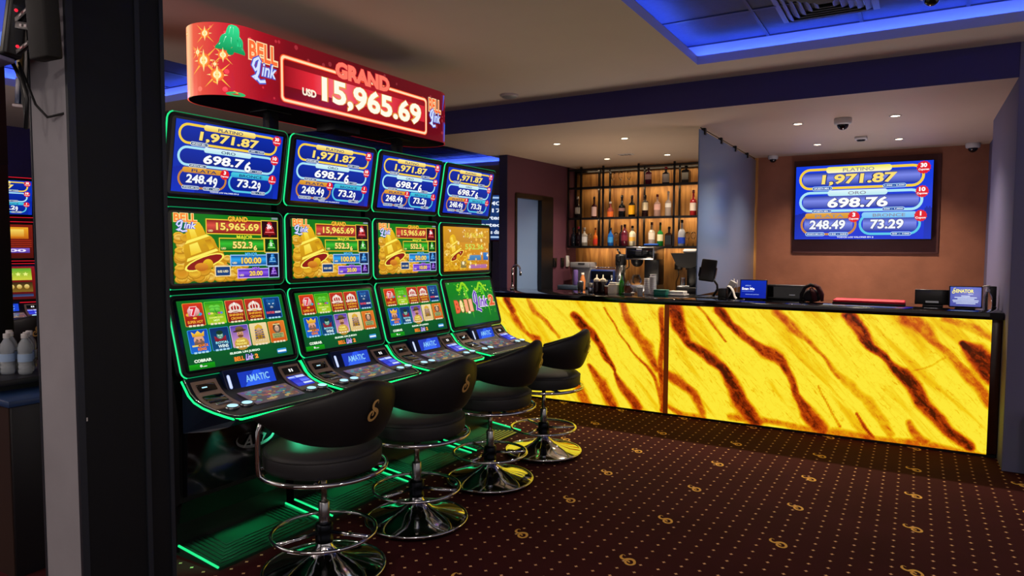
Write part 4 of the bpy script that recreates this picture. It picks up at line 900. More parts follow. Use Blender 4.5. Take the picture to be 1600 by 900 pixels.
def slot_machine(label, v, loc, led='green_led', rz=PI/2, group='slot machines in a row', hidden=False):
    t = thing('slot_machine', label, 'slot machine', loc, rz, group)
    K = led[0]
    def cab():
        b = MB(); w = .352
        b.prism([(.40, .28), (.80, .0), (.80, 1.0), (.74, 1.9), (.62, 2.16), (.50, 2.17), (.54, 1.8), (.53, 1.35), (.44, .93), (.395, .70)], -w, w, 'x', 0)
        b.prism([(.44, .02), (.79, .02), (.79, .5), (.44, .5)], -w*.98, w*.98, 'x', 0)
        b.box((-.10, .60, 2.12), (.10, .70, 2.18), 0, .006); return b
    cpart('cab', 'cabinet', 'black_plastic', cab, t)
    for nm, fnc in (('upper_monitor', jackpot), ('middle_monitor', bonus), ('lower_monitor', lobby)):
        X, h = frame(*MON[nm])
        mo = cpart('bez'+nm, nm, ['black_plastic', 'black_gloss'], lambda h=h: bezel_mb(h), t, X)
        sv = v if nm != 'upper_monitor' else 1
        if sv == 2: sv = 1
        def scr(h=h, fnc=fnc, nm=nm, sv=sv):
            c = Canvas(160, 90, .648, .352)
            c.lay = .0004
            if nm == 'upper_monitor': fnc(c)
            else: fnc(c, sv)
            return c
        cpart('scr%s%s' % (nm, sv), 'screen', 'lit_screen', scr, mo)['label'] = 'lit game screen'
        cpart('str'+nm+K, 'light_strip', led+'_dim', lambda h=h: strip_mb(h), mo)['label'] = 'dim glowing line around the screen'
        cpart('sst'+nm+K, 'side_light_strip', led, lambda h=h: side_strip_mb(h), mo)['label'] = 'bright glowing strip on the left edge'
    co = cpart('console', 'console', 'deck_navy', console_mb, t)
    def st(): b = MB(); b.tube(deck_path(0, -.006, .001), .0048, 7); return b
    cpart('constrip'+K, 'light_strip', led+'_deck', st, co)['label'] = 'glowing strip along the console edge'
    def ch(): b = MB(); b.tube(deck_path(0, .004, .014), .0032, 6); return b
    cpart('chrometrim', 'chrome_trim', 'chrome', ch, co)
    # centre block with the small blue display
    X, h = frame((.262, .803), (.318, .928), .0)
    def blk():
        b = MB(); b.box((-.16, -.066, -.05), (.16, .066, 0), 0, .006); return b
    cpart('dispblk', 'display_housing', 'housing_blue_lit', blk, co, X)
    def disp():
        c = Canvas(100, 34, .225, .080, fn=lambda x, y, l: ((x/100-.5)*.225+.032, (.5-y/34)*.080+.0, l+.0008))
        c.rect(0, 0, 100, 34, '#2858f0', '#3468f8'); c.up(); c.poly([(0, 0), (45, 0), (12, 34), (0, 34)], '#1838b8'); c.up(); c.poly([(60, 0), (100, 0), (100, 34), (84, 34)], '#1c44d0')
        c.otext('AMATIC', 18, 9, 84, 25, '#88c8ff', '#3050c0', .02, .06, 0); c.rrect(-29, 1, -21, 33, 4, '#b8ccff'); c.rrect(-28, 3, -22, 31, 3, '#d8e4ff'); return c
    cpart('disp', 'display', 'lit_screen', disp, co, X)['label'] = 'small blue lit display'
    # bill acceptor on the left, card reader with keypad on the right
    ys = [.13, .17, .21, .25, .28, .305, .325]
    cpart('billplate', 'bill_acceptor', 'bronze_trim', lambda: strip_patch(-.262, .15, .14, ys, .006), co)
    def bslot():
        b = MB(); X2, hh = deck_frame(-.262, .275, .318, .0075); b.box((-.05, -.022, -.004), (.05, .022, .002), 0, .002, X=X2)
        X3, hh = deck_frame(-.262, .19, .262, .0075); b.box((-.055, -.034, -.006), (.05, .034, .003), 0, .003, X=X3)
        X4, hh = deck_frame(-.262, .158, .186, .0085); b.box((-.04, -.011, -.004), (.045, .011, .004), 1, .004, X=X4); b.box((-.028, -.003, .002), (.0, .003, .0035), 2, X=X2); return b
    cpart('bslot', 'note_slot', ['black_gloss', 'steel', 'white_led'], bslot, co)
    cpart('cardplate', 'card_reader', 'bronze_trim', lambda: strip_patch(.268, .15, .14, ys, .006), co)
    def keyp():
        X3, hh = deck_frame(.268, .17, .275, .0075)
        c = Canvas(100, 90, .115, .11, fn=lambda x, y, l: tuple(X3 @ Vector(((x/100-.5)*.115, (.5-y/90)*.11, l+.001))))
        c.rect(0, 0, 100, 90, '#1a20b0', '#2838d8'); c.rect(0, 6, 42, 26, '#6078f8'); c.rect(0, 10, 40, 16, '#dce8ff'); c.rect(46, 4, 98, 22, '#c8d8ff'); c.rect(48, 32, 98, 56, '#3a48e8', '#7088ff'); c.rect(4, 36, 40, 56, '#2830c8'); c.rect(46, 64, 98, 78, '#d0e0ff'); c.rect(4, 64, 40, 80, '#3848d8')
        X5, hh = deck_frame(.268, .28, .318, .0085); c.fn = lambda x, y, l: tuple(X5 @ Vector(((x/100-.5)*.11, (.5-y/90)*.045, l+.001)))
        c.rect(0, 0, 100, 90, '#04060a'); c.rect(36, 24, 46, 62, '#ffffff'); c.rect(52, 24, 60, 62, '#ffffff'); return c
    cpart('keyp', 'keypad', 'lit_screen', keyp, co)['label'] = 'blue lit keypad'
    def pad():
        X3, hh = deck_frame(.02, .085, .24, .003)
        c = Canvas(120, 60, .31, hh, fn=lambda x, y, l: tuple(X3 @ Vector(((x/120-.5)*.31, (.5-y/60)*hh, l+.001))))
        c.rect(0, 0, 120, 60, '#6c545c', '#4c4450'); rnd = random.Random(2)
        for i in range(70):
            x, y = rnd.uniform(8, 112), rnd.uniform(6, 54); c.ell(x, y, rnd.uniform(3, 8), rnd.uniform(2, 5), rnd.choice(['#8c6848', '#508078', '#a08050', '#605080', '#985858', '#40707c', '#b09060', '#705048']), None, 0, 8)
        return c
    cpart('pad', 'touch_panel', 'lit_screen', pad, co)['label'] = 'dim colourful touch panel'
    def btn():
        b = MB(); b.lathe([(.036, -.006), (.039, 0), (.037, .006), (.030, .011)], 18, (0, 0, 0), 1); b.lathe([(.0, .0135), (.020, .0130), (.029, .0112), (.030, .0105)], 18, (0, 0, 0), 0, cap=False); return b
    for xb, yb in ((-.255, .115), (-.172, .115), (.245, .115), (.328, .120)):
        X2, hh = deck_frame(xb, yb-.03, yb+.03, .002); X2 = X2 @ Matrix.Diagonal((.95, .72, 1, 1))
        cpart('btn', 'button', ['white_led', 'steel'], btn, co, X2)['label'] = 'white lit button'
    # belly door with swoosh emblem
    def door():
        b = MB(); b.prism([(.365, .315), (.40, .305), (.40, .66), (.345, .655), (.352, .56)], -.335, .335, 'x', 0); return b
    dr = cpart('door', 'belly_door', 'black_gloss', door, t)
    def emb():
        c = Canvas(100, 60, .26, .13, fn=lambda x, y, l: ((x/100-.5)*.26+.06, .352-l-.006-.002*((y/60)), .53-(y/60-.5)*.13))
        P = [(30+46*math.cos(a)+20, 30+22*math.sin(a)) for a in [math.radians(q) for q in range(-60, 215, 12)]]
        c.path(P, [1+7*math.sin(PI*i/(len(P)-1)) for i in range(len(P))], '#6c7078'); c.text('A', 18, 22, 42, 50, '#8a8e96', .02, .3); c.path([(48, 40), (60, 22), (74, 30), (66, 46)], [2, 8, 8, 2], '#6c7078'); return c
    cpart('emb', 'emblem', 'printed_label', emb, dr)['label'] = 'silver swoosh emblem'
    # spots added under the console to colour the foot plate
    for xs in (-.18, .18):
        l = bpy.data.lights.new('foot_plate_fill_light', 'SPOT'); l.spot_size = math.radians(68); l.spot_blend = .6; l.shadow_soft_size = .03; l.energy = 14 if K == 'g' else 5
        l.color = (.06, 1.0, .42) if K == 'g' else (1.0, .08, .12)
        lo = bpy.data.objects.new('foot_plate_fill_light', l); COL.objects.link(lo); lo.parent = t; lo.location = (xs, .32, .630); lo.rotation_euler = (math.radians(12), 0, 0)
    l = bpy.data.lights.new('seat_fill_light', 'SPOT'); l.spot_size = math.radians(96); l.spot_blend = .9; l.shadow_soft_size = .03; l.energy = 7.5 if K == 'g' else 3  # spot added at the console edge to tint the stool seat
    l.color = (.05, 1.0, .45) if K == 'g' else (1.0, .08, .12)
    lo = bpy.data.objects.new('seat_fill_light', l); COL.objects.link(lo); lo.parent = t; lo.location = (0, -.015, .742); lo.rotation_euler = (math.radians(-80), 0, 0)
    # foot plate with light strips and V grooves
    def plate():
        b = MB(); b.prism([(.13, 0), (.13, .014), (.50, .055), (.50, 0)], -.335, .335, 'x', 0)
        for k in range(6):
            d = .03+.026*k; x = .335-d; y = .13+d
            def zz(yy): return .014+(yy-.13)/.37*.041+.0016
            y2 = .47
            b.tube([(-x, y2, zz(y2)), (-x, y, zz(y)), (x, y, zz(y)), (x, y2, zz(y2))], .0034, 5, False, 2)
        b.prism([(.47, .05), (.50, .055), (.42, .31), (.40, .31)], -.335, .335, 'x', 1)
        return b
    fp = cpart('plate', 'foot_plate', ['plate_green_lit', 'black_plastic', 'plate_groove'], plate, t)
    for s in (-1, 1):
        def ls(s=s): b = MB(); b.tube([(s*.338, .132, .017), (s*.338, .5, .060)], .006, 6); return b
        cpart('fps%d%s' % (s, K), 'light_strip', led, ls, fp)['label'] = 'glowing strip on the foot plate edge'
    def fs2(): b = MB(); b.tube([(-.32, .484, .068), (.32, .484, .068)], .006, 6); return b
    cpart('fpsb'+K, 'light_strip', led, fs2, fp)['label'] = 'glowing strip under the cabinet'
    return t
XM = -2.70
SMG = None
LAB = ['slot machine nearest the dark pillar, its middle screen showing a gold bell and 100.00', 'second slot machine from the pillar, behind the second black stool',
       'third slot machine from the pillar, its middle screen showing 50.00 and 10.00', 'slot machine nearest the bar, its middle screen filled with gold stars']
for i in range(4):
    slot_machine(LAB[i], [1, 2, 3, 4][i], (XM, 2.37+PITCH*i, 0))
slot_machine('slot machine with red light strips in the gap left of the grey pillar', 5, (-7.7, 3.25, 0.06), 'red_led', math.radians(78), None)
b = MB(); b.box((-8.6, 2.7, 0), (-7.5, 3.75, .06), 0, .004); tag(b.build('machine_plinth', 'black_plastic'), 'low black plinth under the red lit slot machine', 'plinth')

# ================================================================== JACKPOT SIGN
def jackpot_sign():
    xf, R, ya, yb, z0, z1 = -3.16, .20, 2.53, 4.25, 2.362, 2.742
    xc = xf-R; ym = (ya+yb)/2
    t = thing('jackpot_sign', 'red curved jackpot sign above the slot machines showing 15,965.69', 'sign', (xc, ym, z0))
    H = z1-z0; Lf = yb-ya
    def pos(s, out=0.0):
        """s = distance along the outline, 0 at the start of the flat front (near end), going away along the front"""
        per = 2*Lf+2*PI*R; s = s % per
        r = R+out
        if s <= Lf: return (r, s-Lf/2)
        s -= Lf
        if s <= PI*R: a = s/R; return (r*math.cos(a), Lf/2+r*math.sin(a))
        s -= PI*R
        if s <= Lf: return (-r, Lf/2-s)
        s -= Lf; a = s/R; return (-r*math.cos(a), -Lf/2-r*math.sin(a))
    per = 2*Lf+2*PI*R
    N = 96; out = [pos(per*i/N) for i in range(N)]
    b = MB(); b.prism([(x, y) for x, y in [pos(per*i/N, -.004) for i in range(N)]], 0.0, H, 'z', 0); b.box((-.06, -.14, -.05), (.10, .10, 0), 0, .004)
    b.build('housing', 'black_metal', t)
    c = Canvas(1, 1, fn=lambda s, y, l: (*pos(s-.045, .001+l), H-y)); c.step = .00005
    # picture units: s in metres along the outline, y in metres down
    stops = [(-.62, '#c81420'), (-.50, '#e03020'), (-.40, '#ff6a50'), (-.33, '#ffd8a0'), (-.27, '#f06048'), (-.10, '#d82c38'), (.10, '#a81020'), (.30, '#7c0818'), (.9, '#5c0612'), (Lf+.1, '#6c0818'), (Lf+.35, '#b81020'), (Lf+.66, '#c81420')]
    def col(s):
        for (a, ca), (d, cd) in zip(stops, stops[1:]):
            if a <= s <= d:
                q = (s-a)/(d-a); x, y = C(ca), C(cd); return tuple(x[k]*(1-q)+y[k]*q for k in range(4))
        return C('#c01020')
    def strip(s0, s1, n):
        for i in range(n):
            a, d = s0+(s1-s0)*i/n, s0+(s1-s0)*(i+1)/n; o = len(c.v)
            c.v += [c.fn(a, 0, 0), c.fn(a, H, 0), c.fn(d, H, 0), c.fn(d, 0, 0)]; c.f.append([o, o+1, o+2, o+3]); c.mi.append(0); c.sm.append(False); c.col.append([col(a), col(a), col(d), col(d)])
    strip(-.62, Lf+.66, 120); strip(Lf+.66, per-.62, 60)
    rnd = random.Random(8)
    for i in range(70):
        s, y, r = rnd.uniform(-.3, Lf+.2), rnd.uniform(.02, H-.02), rnd.uniform(.006, .016)
        cc = col(s); k = 1.9; c.ell(s, y, r, r, tuple(min(1, q*k+.02) for q in cc[:3]))
    for s, y, r in ((-.20, .20, .060), (-.235, .155, .03), (-.13, .275, .055), (-.19, .06, .04), (-.10, .17, .04), (-.33, .045, .015), (-.14, .22, .02)):
        c.ell(s, y, r*.62, r*.62, '#ff7038'); c.ell(s, y, r*.48, r*.48, '#ffa040'); c.star(s, y, r*1.7, '#ffb848', 4, .10, 45); c.star(s, y, r*1.0, '#ffe890', 4, .22, 0); c.ell(s, y, r*.36, r*.36, '#fff8d0')
    c.path([(-.15, .31), (-.03, .365)], .008, '#ffb040')
    c.lay = .004
    c.bell(-.055, .085, .15, '#38e898', '#d8ffe8', '#109858', 8); c.ell(-.04, .37, .05, .012, '#30c070')
    c.logo(.035, .065, .225, .285, '#ff7038', '#ffe0a8', '#d8e4ff', '#4858c8')
    c.logo(1.625, .075, 1.77, .285, '#ff7038', '#ffe0a8', '#d8e4ff', '#4858c8')
    # neon framed panel
    p0, p1, q0, q1 = .255, 1.59, .098, .345
    c.rrect(p0-.012, q0-.012, p1+.012, q1+.012, .03, '#ff5a28'); c.rrect(p0-.006, q0-.006, p1+.006, q1+.006, .026, '#ffe0b0'); c.rrect(p0+.008, q0+.008, p1-.008, q1-.008, .02, '#ff4a20')
    c.rrect(p0+.014, q0+.014, p1-.014, q1-.014, .016, '#8c0818'); c.hblend(p0+.02, q0+.04, p1-.02, q0+.17, ['#980c1c', '#e82838', '#ff7080', '#e02030', '#f04050', '#c01828', '#d82838'], 8)
    c.hblend(p0+.02, q0+.02, p1-.02, q0+.05, ['#700814', '#a01020', '#b01828', '#a01020', '#881020'], 8); c.hblend(p0+.02, q0+.165, p1-.02, q1-.02, ['#6c0814', '#90101c', '#a01420', '#90101c', '#7c0c18'], 8)
    c.otext('GRAND', .675, .026, 1.185, .128, '#ff7a64', '#c01828', .06, .10); c.otext('15,965.69', .56, .145, 1.53, .32, '#fffbe8', '#e89838', .035, .065)
    c.text('USD', .405, .245, .515, .29, '#fff0d8', .05)
    c.up(); c.poly([(1.81, 0.02), (1.83, .02), (1.80, .14), (1.795, .14)], '#3860e0'); c.up(); c.poly([(1.82, 0.22), (1.85, .24), (1.83, .37), (1.815, .37)], '#3860e0')
    c.build('led_face', 'lit_screen', t)['label'] = 'bright red picture wrapping the sign'
    for y in (2.83, 3.985):
        b = MB(); b.box((-.03, y-ym-.035, 2.168-z0), (.03, y-ym+.035, .0), 0, .004); b.box((-.08, y-ym-.09, -.012), (.08, y-ym+.09, 0), 0, .003); b.build('post', 'black_metal', t)
jackpot_sign()

# ================================================================== STOOLS
def back_mesh():
    b = MB(); A = 26; sec = 14; vs = []; fs = []; am = 112
    for i in range(A+1):
        q = -1+2*i/A; a = math.radians(am*q); e = abs(q)
        zb = .668+.110*e**2; zt = .972-.185*e**1.15
        if e > .999: zb, zt = .772, .794
        th = .055*(1-.35*e)
        for k in range(sec):
            p = 2*PI*k/sec; ty = math.sin(p); tx = math.cos(p)
            n = 0.45; sx = math.copysign(abs(tx)**n, tx); sy = math.copysign(abs(ty)**n, ty)
            t = (sy+1)/2; z = zb+(zt-zb)*t
            rad = .262+.056*t+.030*math.sin(PI*t)*(1-e*.3)-(.01*e)
            r = rad+sx*th/2
            vs.append((r*math.cos(a), r*math.sin(a), z))
    for i in range(A):
        for k in range(sec): fs.append((i*sec+k, i*sec+(k+1) % sec, (i+1)*sec+(k+1) % sec, (i+1)*sec+k))
    fs += [tuple(range(sec))[::-1], tuple(A*sec+k for k in range(sec))]
    b.add(vs, fs, 0, True); return b
def back_r(t): return .262+.056*t+.030*math.sin(PI*t)+.0275
def make_stool(label, loc, rz, group):
    t = thing('bar_stool', label, 'stool', loc, rz, group)
    def seat():
        b = MB(); b.lathe([(0, .53), (.24, .53), (.262, .535), (.272, .552), (.274, .60), (.268, .618), (.255, .630), (.20, .645), (.10, .652), (0, .654)], 48, cap=False); return b
    cpart('seat', 'seat', 'seat_leather', seat, t)
    def piping(): b = MB(); b.tube([(.2725*math.cos(2*PI*i/48), .2725*math.sin(2*PI*i/48), .612) for i in range(48)], .0035, 6, True); return b
    cpart('pip', 'piping', 'black_leather', piping, t)
    bk = cpart('back', 'backrest', 'black_leather', back_mesh, t)
    if not bk.modifiers: subd(bk, 1)
    def emb():
        b = MB(); h = .088; zc = .835; k = len(SL); v = []
        for lst in (SL, SR):
            for x, y in lst:
                z = zc+y*h; tt = (z-.665)/.30; r = back_r(tt)+.0035; a = x*h/r
                v.append((r*math.cos(a), r*math.sin(a), z))
        b.add(v, [[q, q+1, k+q+1, k+q] for q in range(k-1)], 0); return b
    cpart('semb', 'emblem', 'gold_print', emb, bk)['label'] = 'gold script S emblem'
    def ring():
        b = MB(); b.tube([(.292*math.cos(2*PI*i/56), .292*math.sin(2*PI*i/56), .520) for i in range(56)], .0115, 8, True)
        for s in (-1, 1):
            a = math.radians(107*s)
            P = [(.285, .520), (.298, .535), (.302, .57), (.302, .66), (.300, .73), (.288, .76), (.262, .768)]
            b.tube([(r*math.cos(a), r*math.sin(a), z) for r, z in P], .0125, 8)
        for q in range(4): a = PI/4+q*PI/2; b.tube([(.03*math.cos(a), .03*math.sin(a), .512), (.29*math.cos(a), .29*math.sin(a), .52)], .010, 6)
        return b
    cpart('sring', 'seat_ring', 'chrome', ring, t)
    def plate(): b = MB(); b.lathe([(0, .50), (.10, .50), (.12, .512), (.12, .53), (0, .53)], 24, cap=False); return b
    cpart('splate', 'seat_plate', 'black_metal', plate, t)
    def pole(): b = MB(); b.lathe([(.0145, .30), (.0145, .51)], 20); return b
    cpart('pole', 'pole', 'brushed_pole', pole, t)
    def slv(): b = MB(); b.lathe([(.026, .16), (.026, .345), (.022, .35), (.0145, .352)], 24); return b
    cpart('slv', 'sleeve', 'steel', slv, t)
    def hub(): b = MB(); b.lathe([(.03, .150), (.042, .155), (.042, .235), (.036, .245), (.027, .248)], 24); return b
    cpart('hub', 'footring_hub', 'dark_steel', hub, t)
    def fr():
        b = MB(); b.tube([(.242*math.cos(2*PI*i/56), .242*math.sin(2*PI*i/56), .205) for i in range(56)], .0095, 8, True)
        for q in range(3): a = math.radians(20+120*q); b.tube([(.038*math.cos(a), .038*math.sin(a), .205), (.24*math.cos(a), .24*math.sin(a), .205)], .0095, 8)
        return b
    cpart('fr', 'footring', 'chrome', fr, t)
    def base():
        b = MB(); b.lathe([(.034, .165), (.038, .145), (.052, .118), (.085, .092), (.14, .070), (.205, .053), (.262, .040), (.280, .034)], 64, cap=False)
        b.tube([(.283*math.cos(2*PI*i/64), .283*math.sin(2*PI*i/64), .032) for i in range(64)], .008, 8, True); b.lathe([(.0, .03), (.28, .03)], 64, cap=False); return b
    cpart('base', 'base', 'chrome', base, t)
    def skirt(): b = MB(); b.lathe([(.262, .012), (.278, .014), (.281, .028), (.26, .029)], 64, cap=False); b.lathe([(0, .012), (.262, .012)], 64, cap=False); return b
    cpart('skirt', 'base_skirt', 'black_metal', skirt, t)
    for q in range(6):
        a = math.radians(60*q+15)
        def cst(): b = MB(); b.lathe([(.014, 0), (.016, .003), (.016, .014)], 12); return b
        cpart('cst', 'foot', 'rubber', cst, t, Matrix.Translation((.24*math.cos(a), .24*math.sin(a), 0)))
    return t
SL_LAB = ['black leather stool nearest the camera, in front of the machine beside the dark pillar', 'second black leather stool from the camera, its back next to the nearest stool', 'third black leather stool from the camera, in the middle of the row', 'farthest black leather stool of the row, standing before the glowing bar counter']
for i, (sx, sy, rz) in enumerate(((-2.385, 2.285, -6), (-2.385, 2.985, -3), (-2.39, 3.765, 11), (-2.385, 4.51, 8))):
    make_stool(SL_LAB[i], (sx, sy, 0), math.radians(rz), 'black swivel stools')
make_stool('black leather stool before the red lit slot machine at the far left', (-6.75, 3.02, 0), math.radians(-18), None)

# ================================================================== GLASS, TELEVISION, CEILING GEAR
b = MB(); b.box((-1.838, 6.62, 1.101), (-1.826, 9.28, 2.705), 0, .002)
gp = b.build('glass_partition', 'frost_glass'); tag(gp, 'tall frosted glass partition between the bar and the cash desk', 'partition')
b = MB(); b.tube([(-1.832, 6.66, 2.722), (-1.832, 9.25, 2.722)], .005, 6); b.build('top_rail', 'black_metal', gp)
for y in (6.76, 7.42, 8.08, 8.72):
    b = MB(); b.box((-1.852, y, 2.672), (-1.812, y+.05, 2.735), 0, .003); b.build('glass_clip', 'black_metal', gp)
def television():
    t = thing('television', 'flat television on the stucco wall showing jackpot amounts', 'television', (-.592, 9.19, 1.67))
    b = MB(); b.box((-.738, -.02, 0), (.738, .035, .915), 0, .006); b.build('casing', 'black_plastic', t)
    c = Canvas(160, 94, fn=lambda x, y, l: ((x/160-.5)*1.455, -.0205-l, .4575+(.5-y/94)*.895)); jackpot(c, True); c.build('screen', 'lit_screen', t)['label'] = 'lit screen with yellow, white, orange and blue amounts'
    b = MB(); b.box((-.2, .035, .3), (.2, .083, .6), 0); b.build('wall_bracket', 'black_metal', t)
television()
for i, (x, y) in enumerate(DOWN):
    side = 'bar shelves' if x < -1.8 else 'cash desk'
    row = ('front' if y < 7.5 else 'rear', 'left' if x in (-3.54, -1.0) else 'right')
    t = thing('downlight', 'small lit downlight in the soffit over the %s, %s %s of four' % (side, row[0], row[1]), 'ceiling light', (x, y, ZB), 0, 'downlights over the bar')
    def rg(): b = MB(); b.lathe([(.034, 0), (.050, 0), (.050, -.004), (.044, -.007), (.036, -.005), (.034, 0)], 28, cap=False); return b
    cpart('dlr', 'trim_ring', 'white_plastic', rg, t)
    def ln(): b = MB(); b.lathe([(0, -.004), (.026, -.004), (.035, -.002)], 20, cap=False); return b
    cpart('dll', 'lens', 'lamp_glow', ln, t)
def dome(label, loc, r, name='dome_camera'):
    t = thing(name, label, 'security camera', loc)
    b = MB(); b.lathe([(r*1.15, 0), (r*1.2, -r*.15), (r*1.15, -r*.75), (r*.95, -r*.9), (0, -r*.9)], 28, cap=False); b.build('housing', 'white_plastic', t)
    b = MB(); b.lathe([(r*.8*math.cos(a), -r*.88-r*.8*math.sin(a)) for a in [PI/2*i/8 for i in range(9)]], 24, cap=False); b.build('dome', 'black_gloss', t)
dome('large dome security camera on the soffit in front of the television', (-.61, 6.89, ZB), .062)
dome('small dome security camera in the corner by the glass partition', (-1.60, 9.18, ZB), .052)
dome('small dome security camera in the right corner above the stucco wall', (.50, 9.17, ZB), .060)
t = thing('ceiling_sensor', 'small flat sensor on the soffit behind the large dome camera', 'sensor', (-.54, 8.1, ZB)); b = MB(); b.box((-.06, -.06, -.03), (.06, .06, 0), 0, .01); b.build('base', 'white_plastic', t); b = MB(); b.lathe([(.045, -.03), (.035, -.045), (0, -.047)], 20, cap=False); b.build('cap', 'dark_steel', t)
t = thing('ceiling_vent', 'small slotted vent in the soffit over the bar shelves', 'vent', (-3.17, 8.15, ZB)); b = MB(); b.box((-.09, -.05, -.008), (.09, .05, 0), 0, .003); b.build('frame', 'white_plastic', t)
for k in range(3): b = MB(); b.box((-.07+.05*k, -.032, -.011), (-.035+.05*k, .032, -.0075), 0); b.build('slot', 'dark_steel', t)
t = thing('ceiling_speaker', 'round flush fitting on the main ceiling right of the jackpot sign', 'ceiling fitting', (-3.29, 5.50, ZC)); b = MB(); b.lathe([(.085, 0), (.085, -.012), (.07, -.02)], 32, cap=False); b.build('rim', 'lilac_bright', t); b = MB(); b.lathe([(.07, -.02), (.05, -.03), (0, -.032)], 32, cap=False); b.build('cover', 'gray_plastic', t)
def diffuser():
    t = thing('air_diffuser', 'square slatted air diffuser in the blue lit ceiling recess', 'vent', (-.56, 4.93, ZC+.185)); mat('vent_gray', '#6b7282', 0.5)
    def fr(s0, s1, z0, z1):
        b = MB(); P = [(-1, -1), (1, -1), (1, 1), (-1, 1)]
        v = [(x*s0, y*s0, z0) for x, y in P]+[(x*s1, y*s1, z1) for x, y in P]+[(x*(s1-.004), y*(s1-.004), z1+.003) for x, y in P]
        b.add(v, [(i, (i+1) % 4, 4+(i+1) % 4, 4+i) for i in range(4)]+[(4+i, 4+(i+1) % 4, 8+(i+1) % 4, 8+i) for i in range(4)], 0); return b
    fr(.30, .265, -.004, -.016).build('frame', 'vent_gray', t)
    for k in range(5): fr(.255-.045*k, .225-.045*k, -.003, -.022).build('louver', 'vent_gray', t)
    b = MB(); b.box((-.27, -.27, -.0025), (.27, .27, -.0015), 0); b.build('backing', 'black_plastic', t)
diffuser()
dome('dome camera with a pale rim in the blue ceiling recess at the top edge', (.03, 5.02, ZC+.185), .06)

# ================================================================== BAR SHELVES AND BOTTLES
def shelving():
    t = thing('bar_shelving', 'black metal bar shelving against the timber wall', 'shelf', (-3.4, 9.1, 1.57))
    X0, X1 = -4.37, -2.0; YF_, YB = 8.99, 9.24
    for n, z in enumerate((1.59, 1.995, 2.43)):
        b = MB(); b.box((X0+3.4, YF_-9.1, z-.012-1.57), (X1+3.4, YB-9.1, z-1.57), 0, .002); b.box((X0+3.4, YF_-9.1-.012, z-.028-1.57), (X1+3.4, YF_-9.1, z+.004-1.57), 0); b.build('shelf', 'black_metal', t)
    for y in (YF_, YB):
        b = MB(); b.box((X0+3.4, y-9.1-.012, 2.665-1.57), (X1+3.4, y-9.1+.012, 2.69-1.57), 0); b.build('top_rail', 'black_metal', t)
        for x in (X0, -4.17 if y == YF_ else -4.29, -3.83, -3.31, -2.81, -2.30, X1):
            b = MB(); b.box((x-.012+3.4, y-9.1-.012, 0), (x+.012+3.4, y-9.1+.012, 2.72-1.57), 0); b.build('post', 'black_metal', t)
    b = MB(); b.box((-3.98-.01+3.4, .08, 0), (-3.98+.01+3.4, .13, 2.72-1.57), 0); b.build('post', 'black_metal', t)
shelving()
BG = {}
def gmat(h, tr=0.0):
    k = h+str(tr)
    if k not in BG: BG[k] = 'bottle_'+h.strip('#')+('_clear' if tr else ''); mat(BG[k], h, .08, trans=tr, ior=1.42, coat=.3)
    return BG[k]
def bottle(label, x, y, z, h, r, glass, tr, cap, lab=None, labz=(.25, .55), neck=.30, shoulder=.14, liquid_c=None, square=False, labw=None, group=None, name='bottle'):
    bh = h*(1-neck-shoulder); rn = r*.34
    prof = [(r*.9, 0), (r, .006), (r, bh), (r*.93, bh+h*shoulder*.35), (r*.6, bh+h*shoulder*.8), (rn, bh+h*shoulder), (rn*.9, h*.94), (rn*1.05, h*.95), (rn*1.05, h*.965)]
    b = MB(); n = 4 if square else 18
    Xr = Matrix.Rotation(PI/4, 4, 'Z') if square else None
    if square: prof = [(q*1.3 if q > rn*1.2 else q, zz) for q, zz in prof]
    b.lathe(prof, n, m=0, sm=not square, X=Xr); o = b.build(name, gmat(glass, tr)); o.location = (x, y, z)
    tag(o, label, 'bottle', group or 'bottles on the bar shelves')
    b = MB(); b.lathe([(rn*1.12, h*.88), (rn*1.15, h*.90), (rn*1.15, h), (0, h)], 14, cap=False); b.build('cap', gmat(cap), o)
    if lab:
        b = MB(); z0, z1 = h*labz[0], min(h*labz[1], bh)
        if square: b.box((-r*.8, -r*.95, z0), (r*.8, -r*.93, z1), 0)
        else:
            k = 16; rr_ = r+.0012; v = []
            for zz in (z0, z1):
                for i in range(k+1): a = -PI/2-1.35+2.7*i/k; v.append((rr_*math.cos(a), rr_*math.sin(a), zz))
            b.add(v, [(i, i+1, k+2+i, k+1+i) for i in range(k)], 0, True)
        b.build('label', gmat(lab), o)
    if liquid_c:
        b = MB(); b.lathe([(r*.86, .006), (r*.92, .012), (r*.92, bh*.62), (0, bh*.62)], 18, cap=False); b.build('liquid', gmat(liquid_c), o)
    return o
YB_ = 9.11; Z1, Z2, Z3 = 1.591, 1.996, 2.431
bl = bottle
bl('square black bottle with a pale diamond label on the top shelf', -2.687, YB_, Z3, .235, .055, '#0c0d12', 0, '#08080a', '#c8c4b0', (.2, .6), .2, .12, square=True)
bl('dark bottle with a red cap and white label on the top shelf', -2.964, YB_, Z3, .235, .05, '#20141a', 0, '#a01820', '#d8ccc4', (.1, .6), .28, .14)
bl('purple red bottle with a pink label on the top shelf', -3.211, YB_, Z3, .235, .046, '#6a1430', 0, '#301018', '#d8a8a4', (.32, .62), .18, .12)
bl('dark wine bottle with cream neck at the left end of the middle shelf', -4.277, YB_, Z2, .315, .041, '#1c0c10', 0, '#d0c4b8', '#d0c8bc', (.2, .5), .34, .14)
bl('slim red wine bottle with a tall white label on the middle shelf', -4.016, YB_, Z2, .305, .041, '#38080c', 0, '#18080a', '#dcb8b4', (.08, .52), .34, .14)
bl('short patterned red and white bottle on the middle shelf', -3.766, YB_, Z2, .225, .048, '#8a4038', 0, '#d0c8c8', '#d86830', (.05, .4), .36, .26)
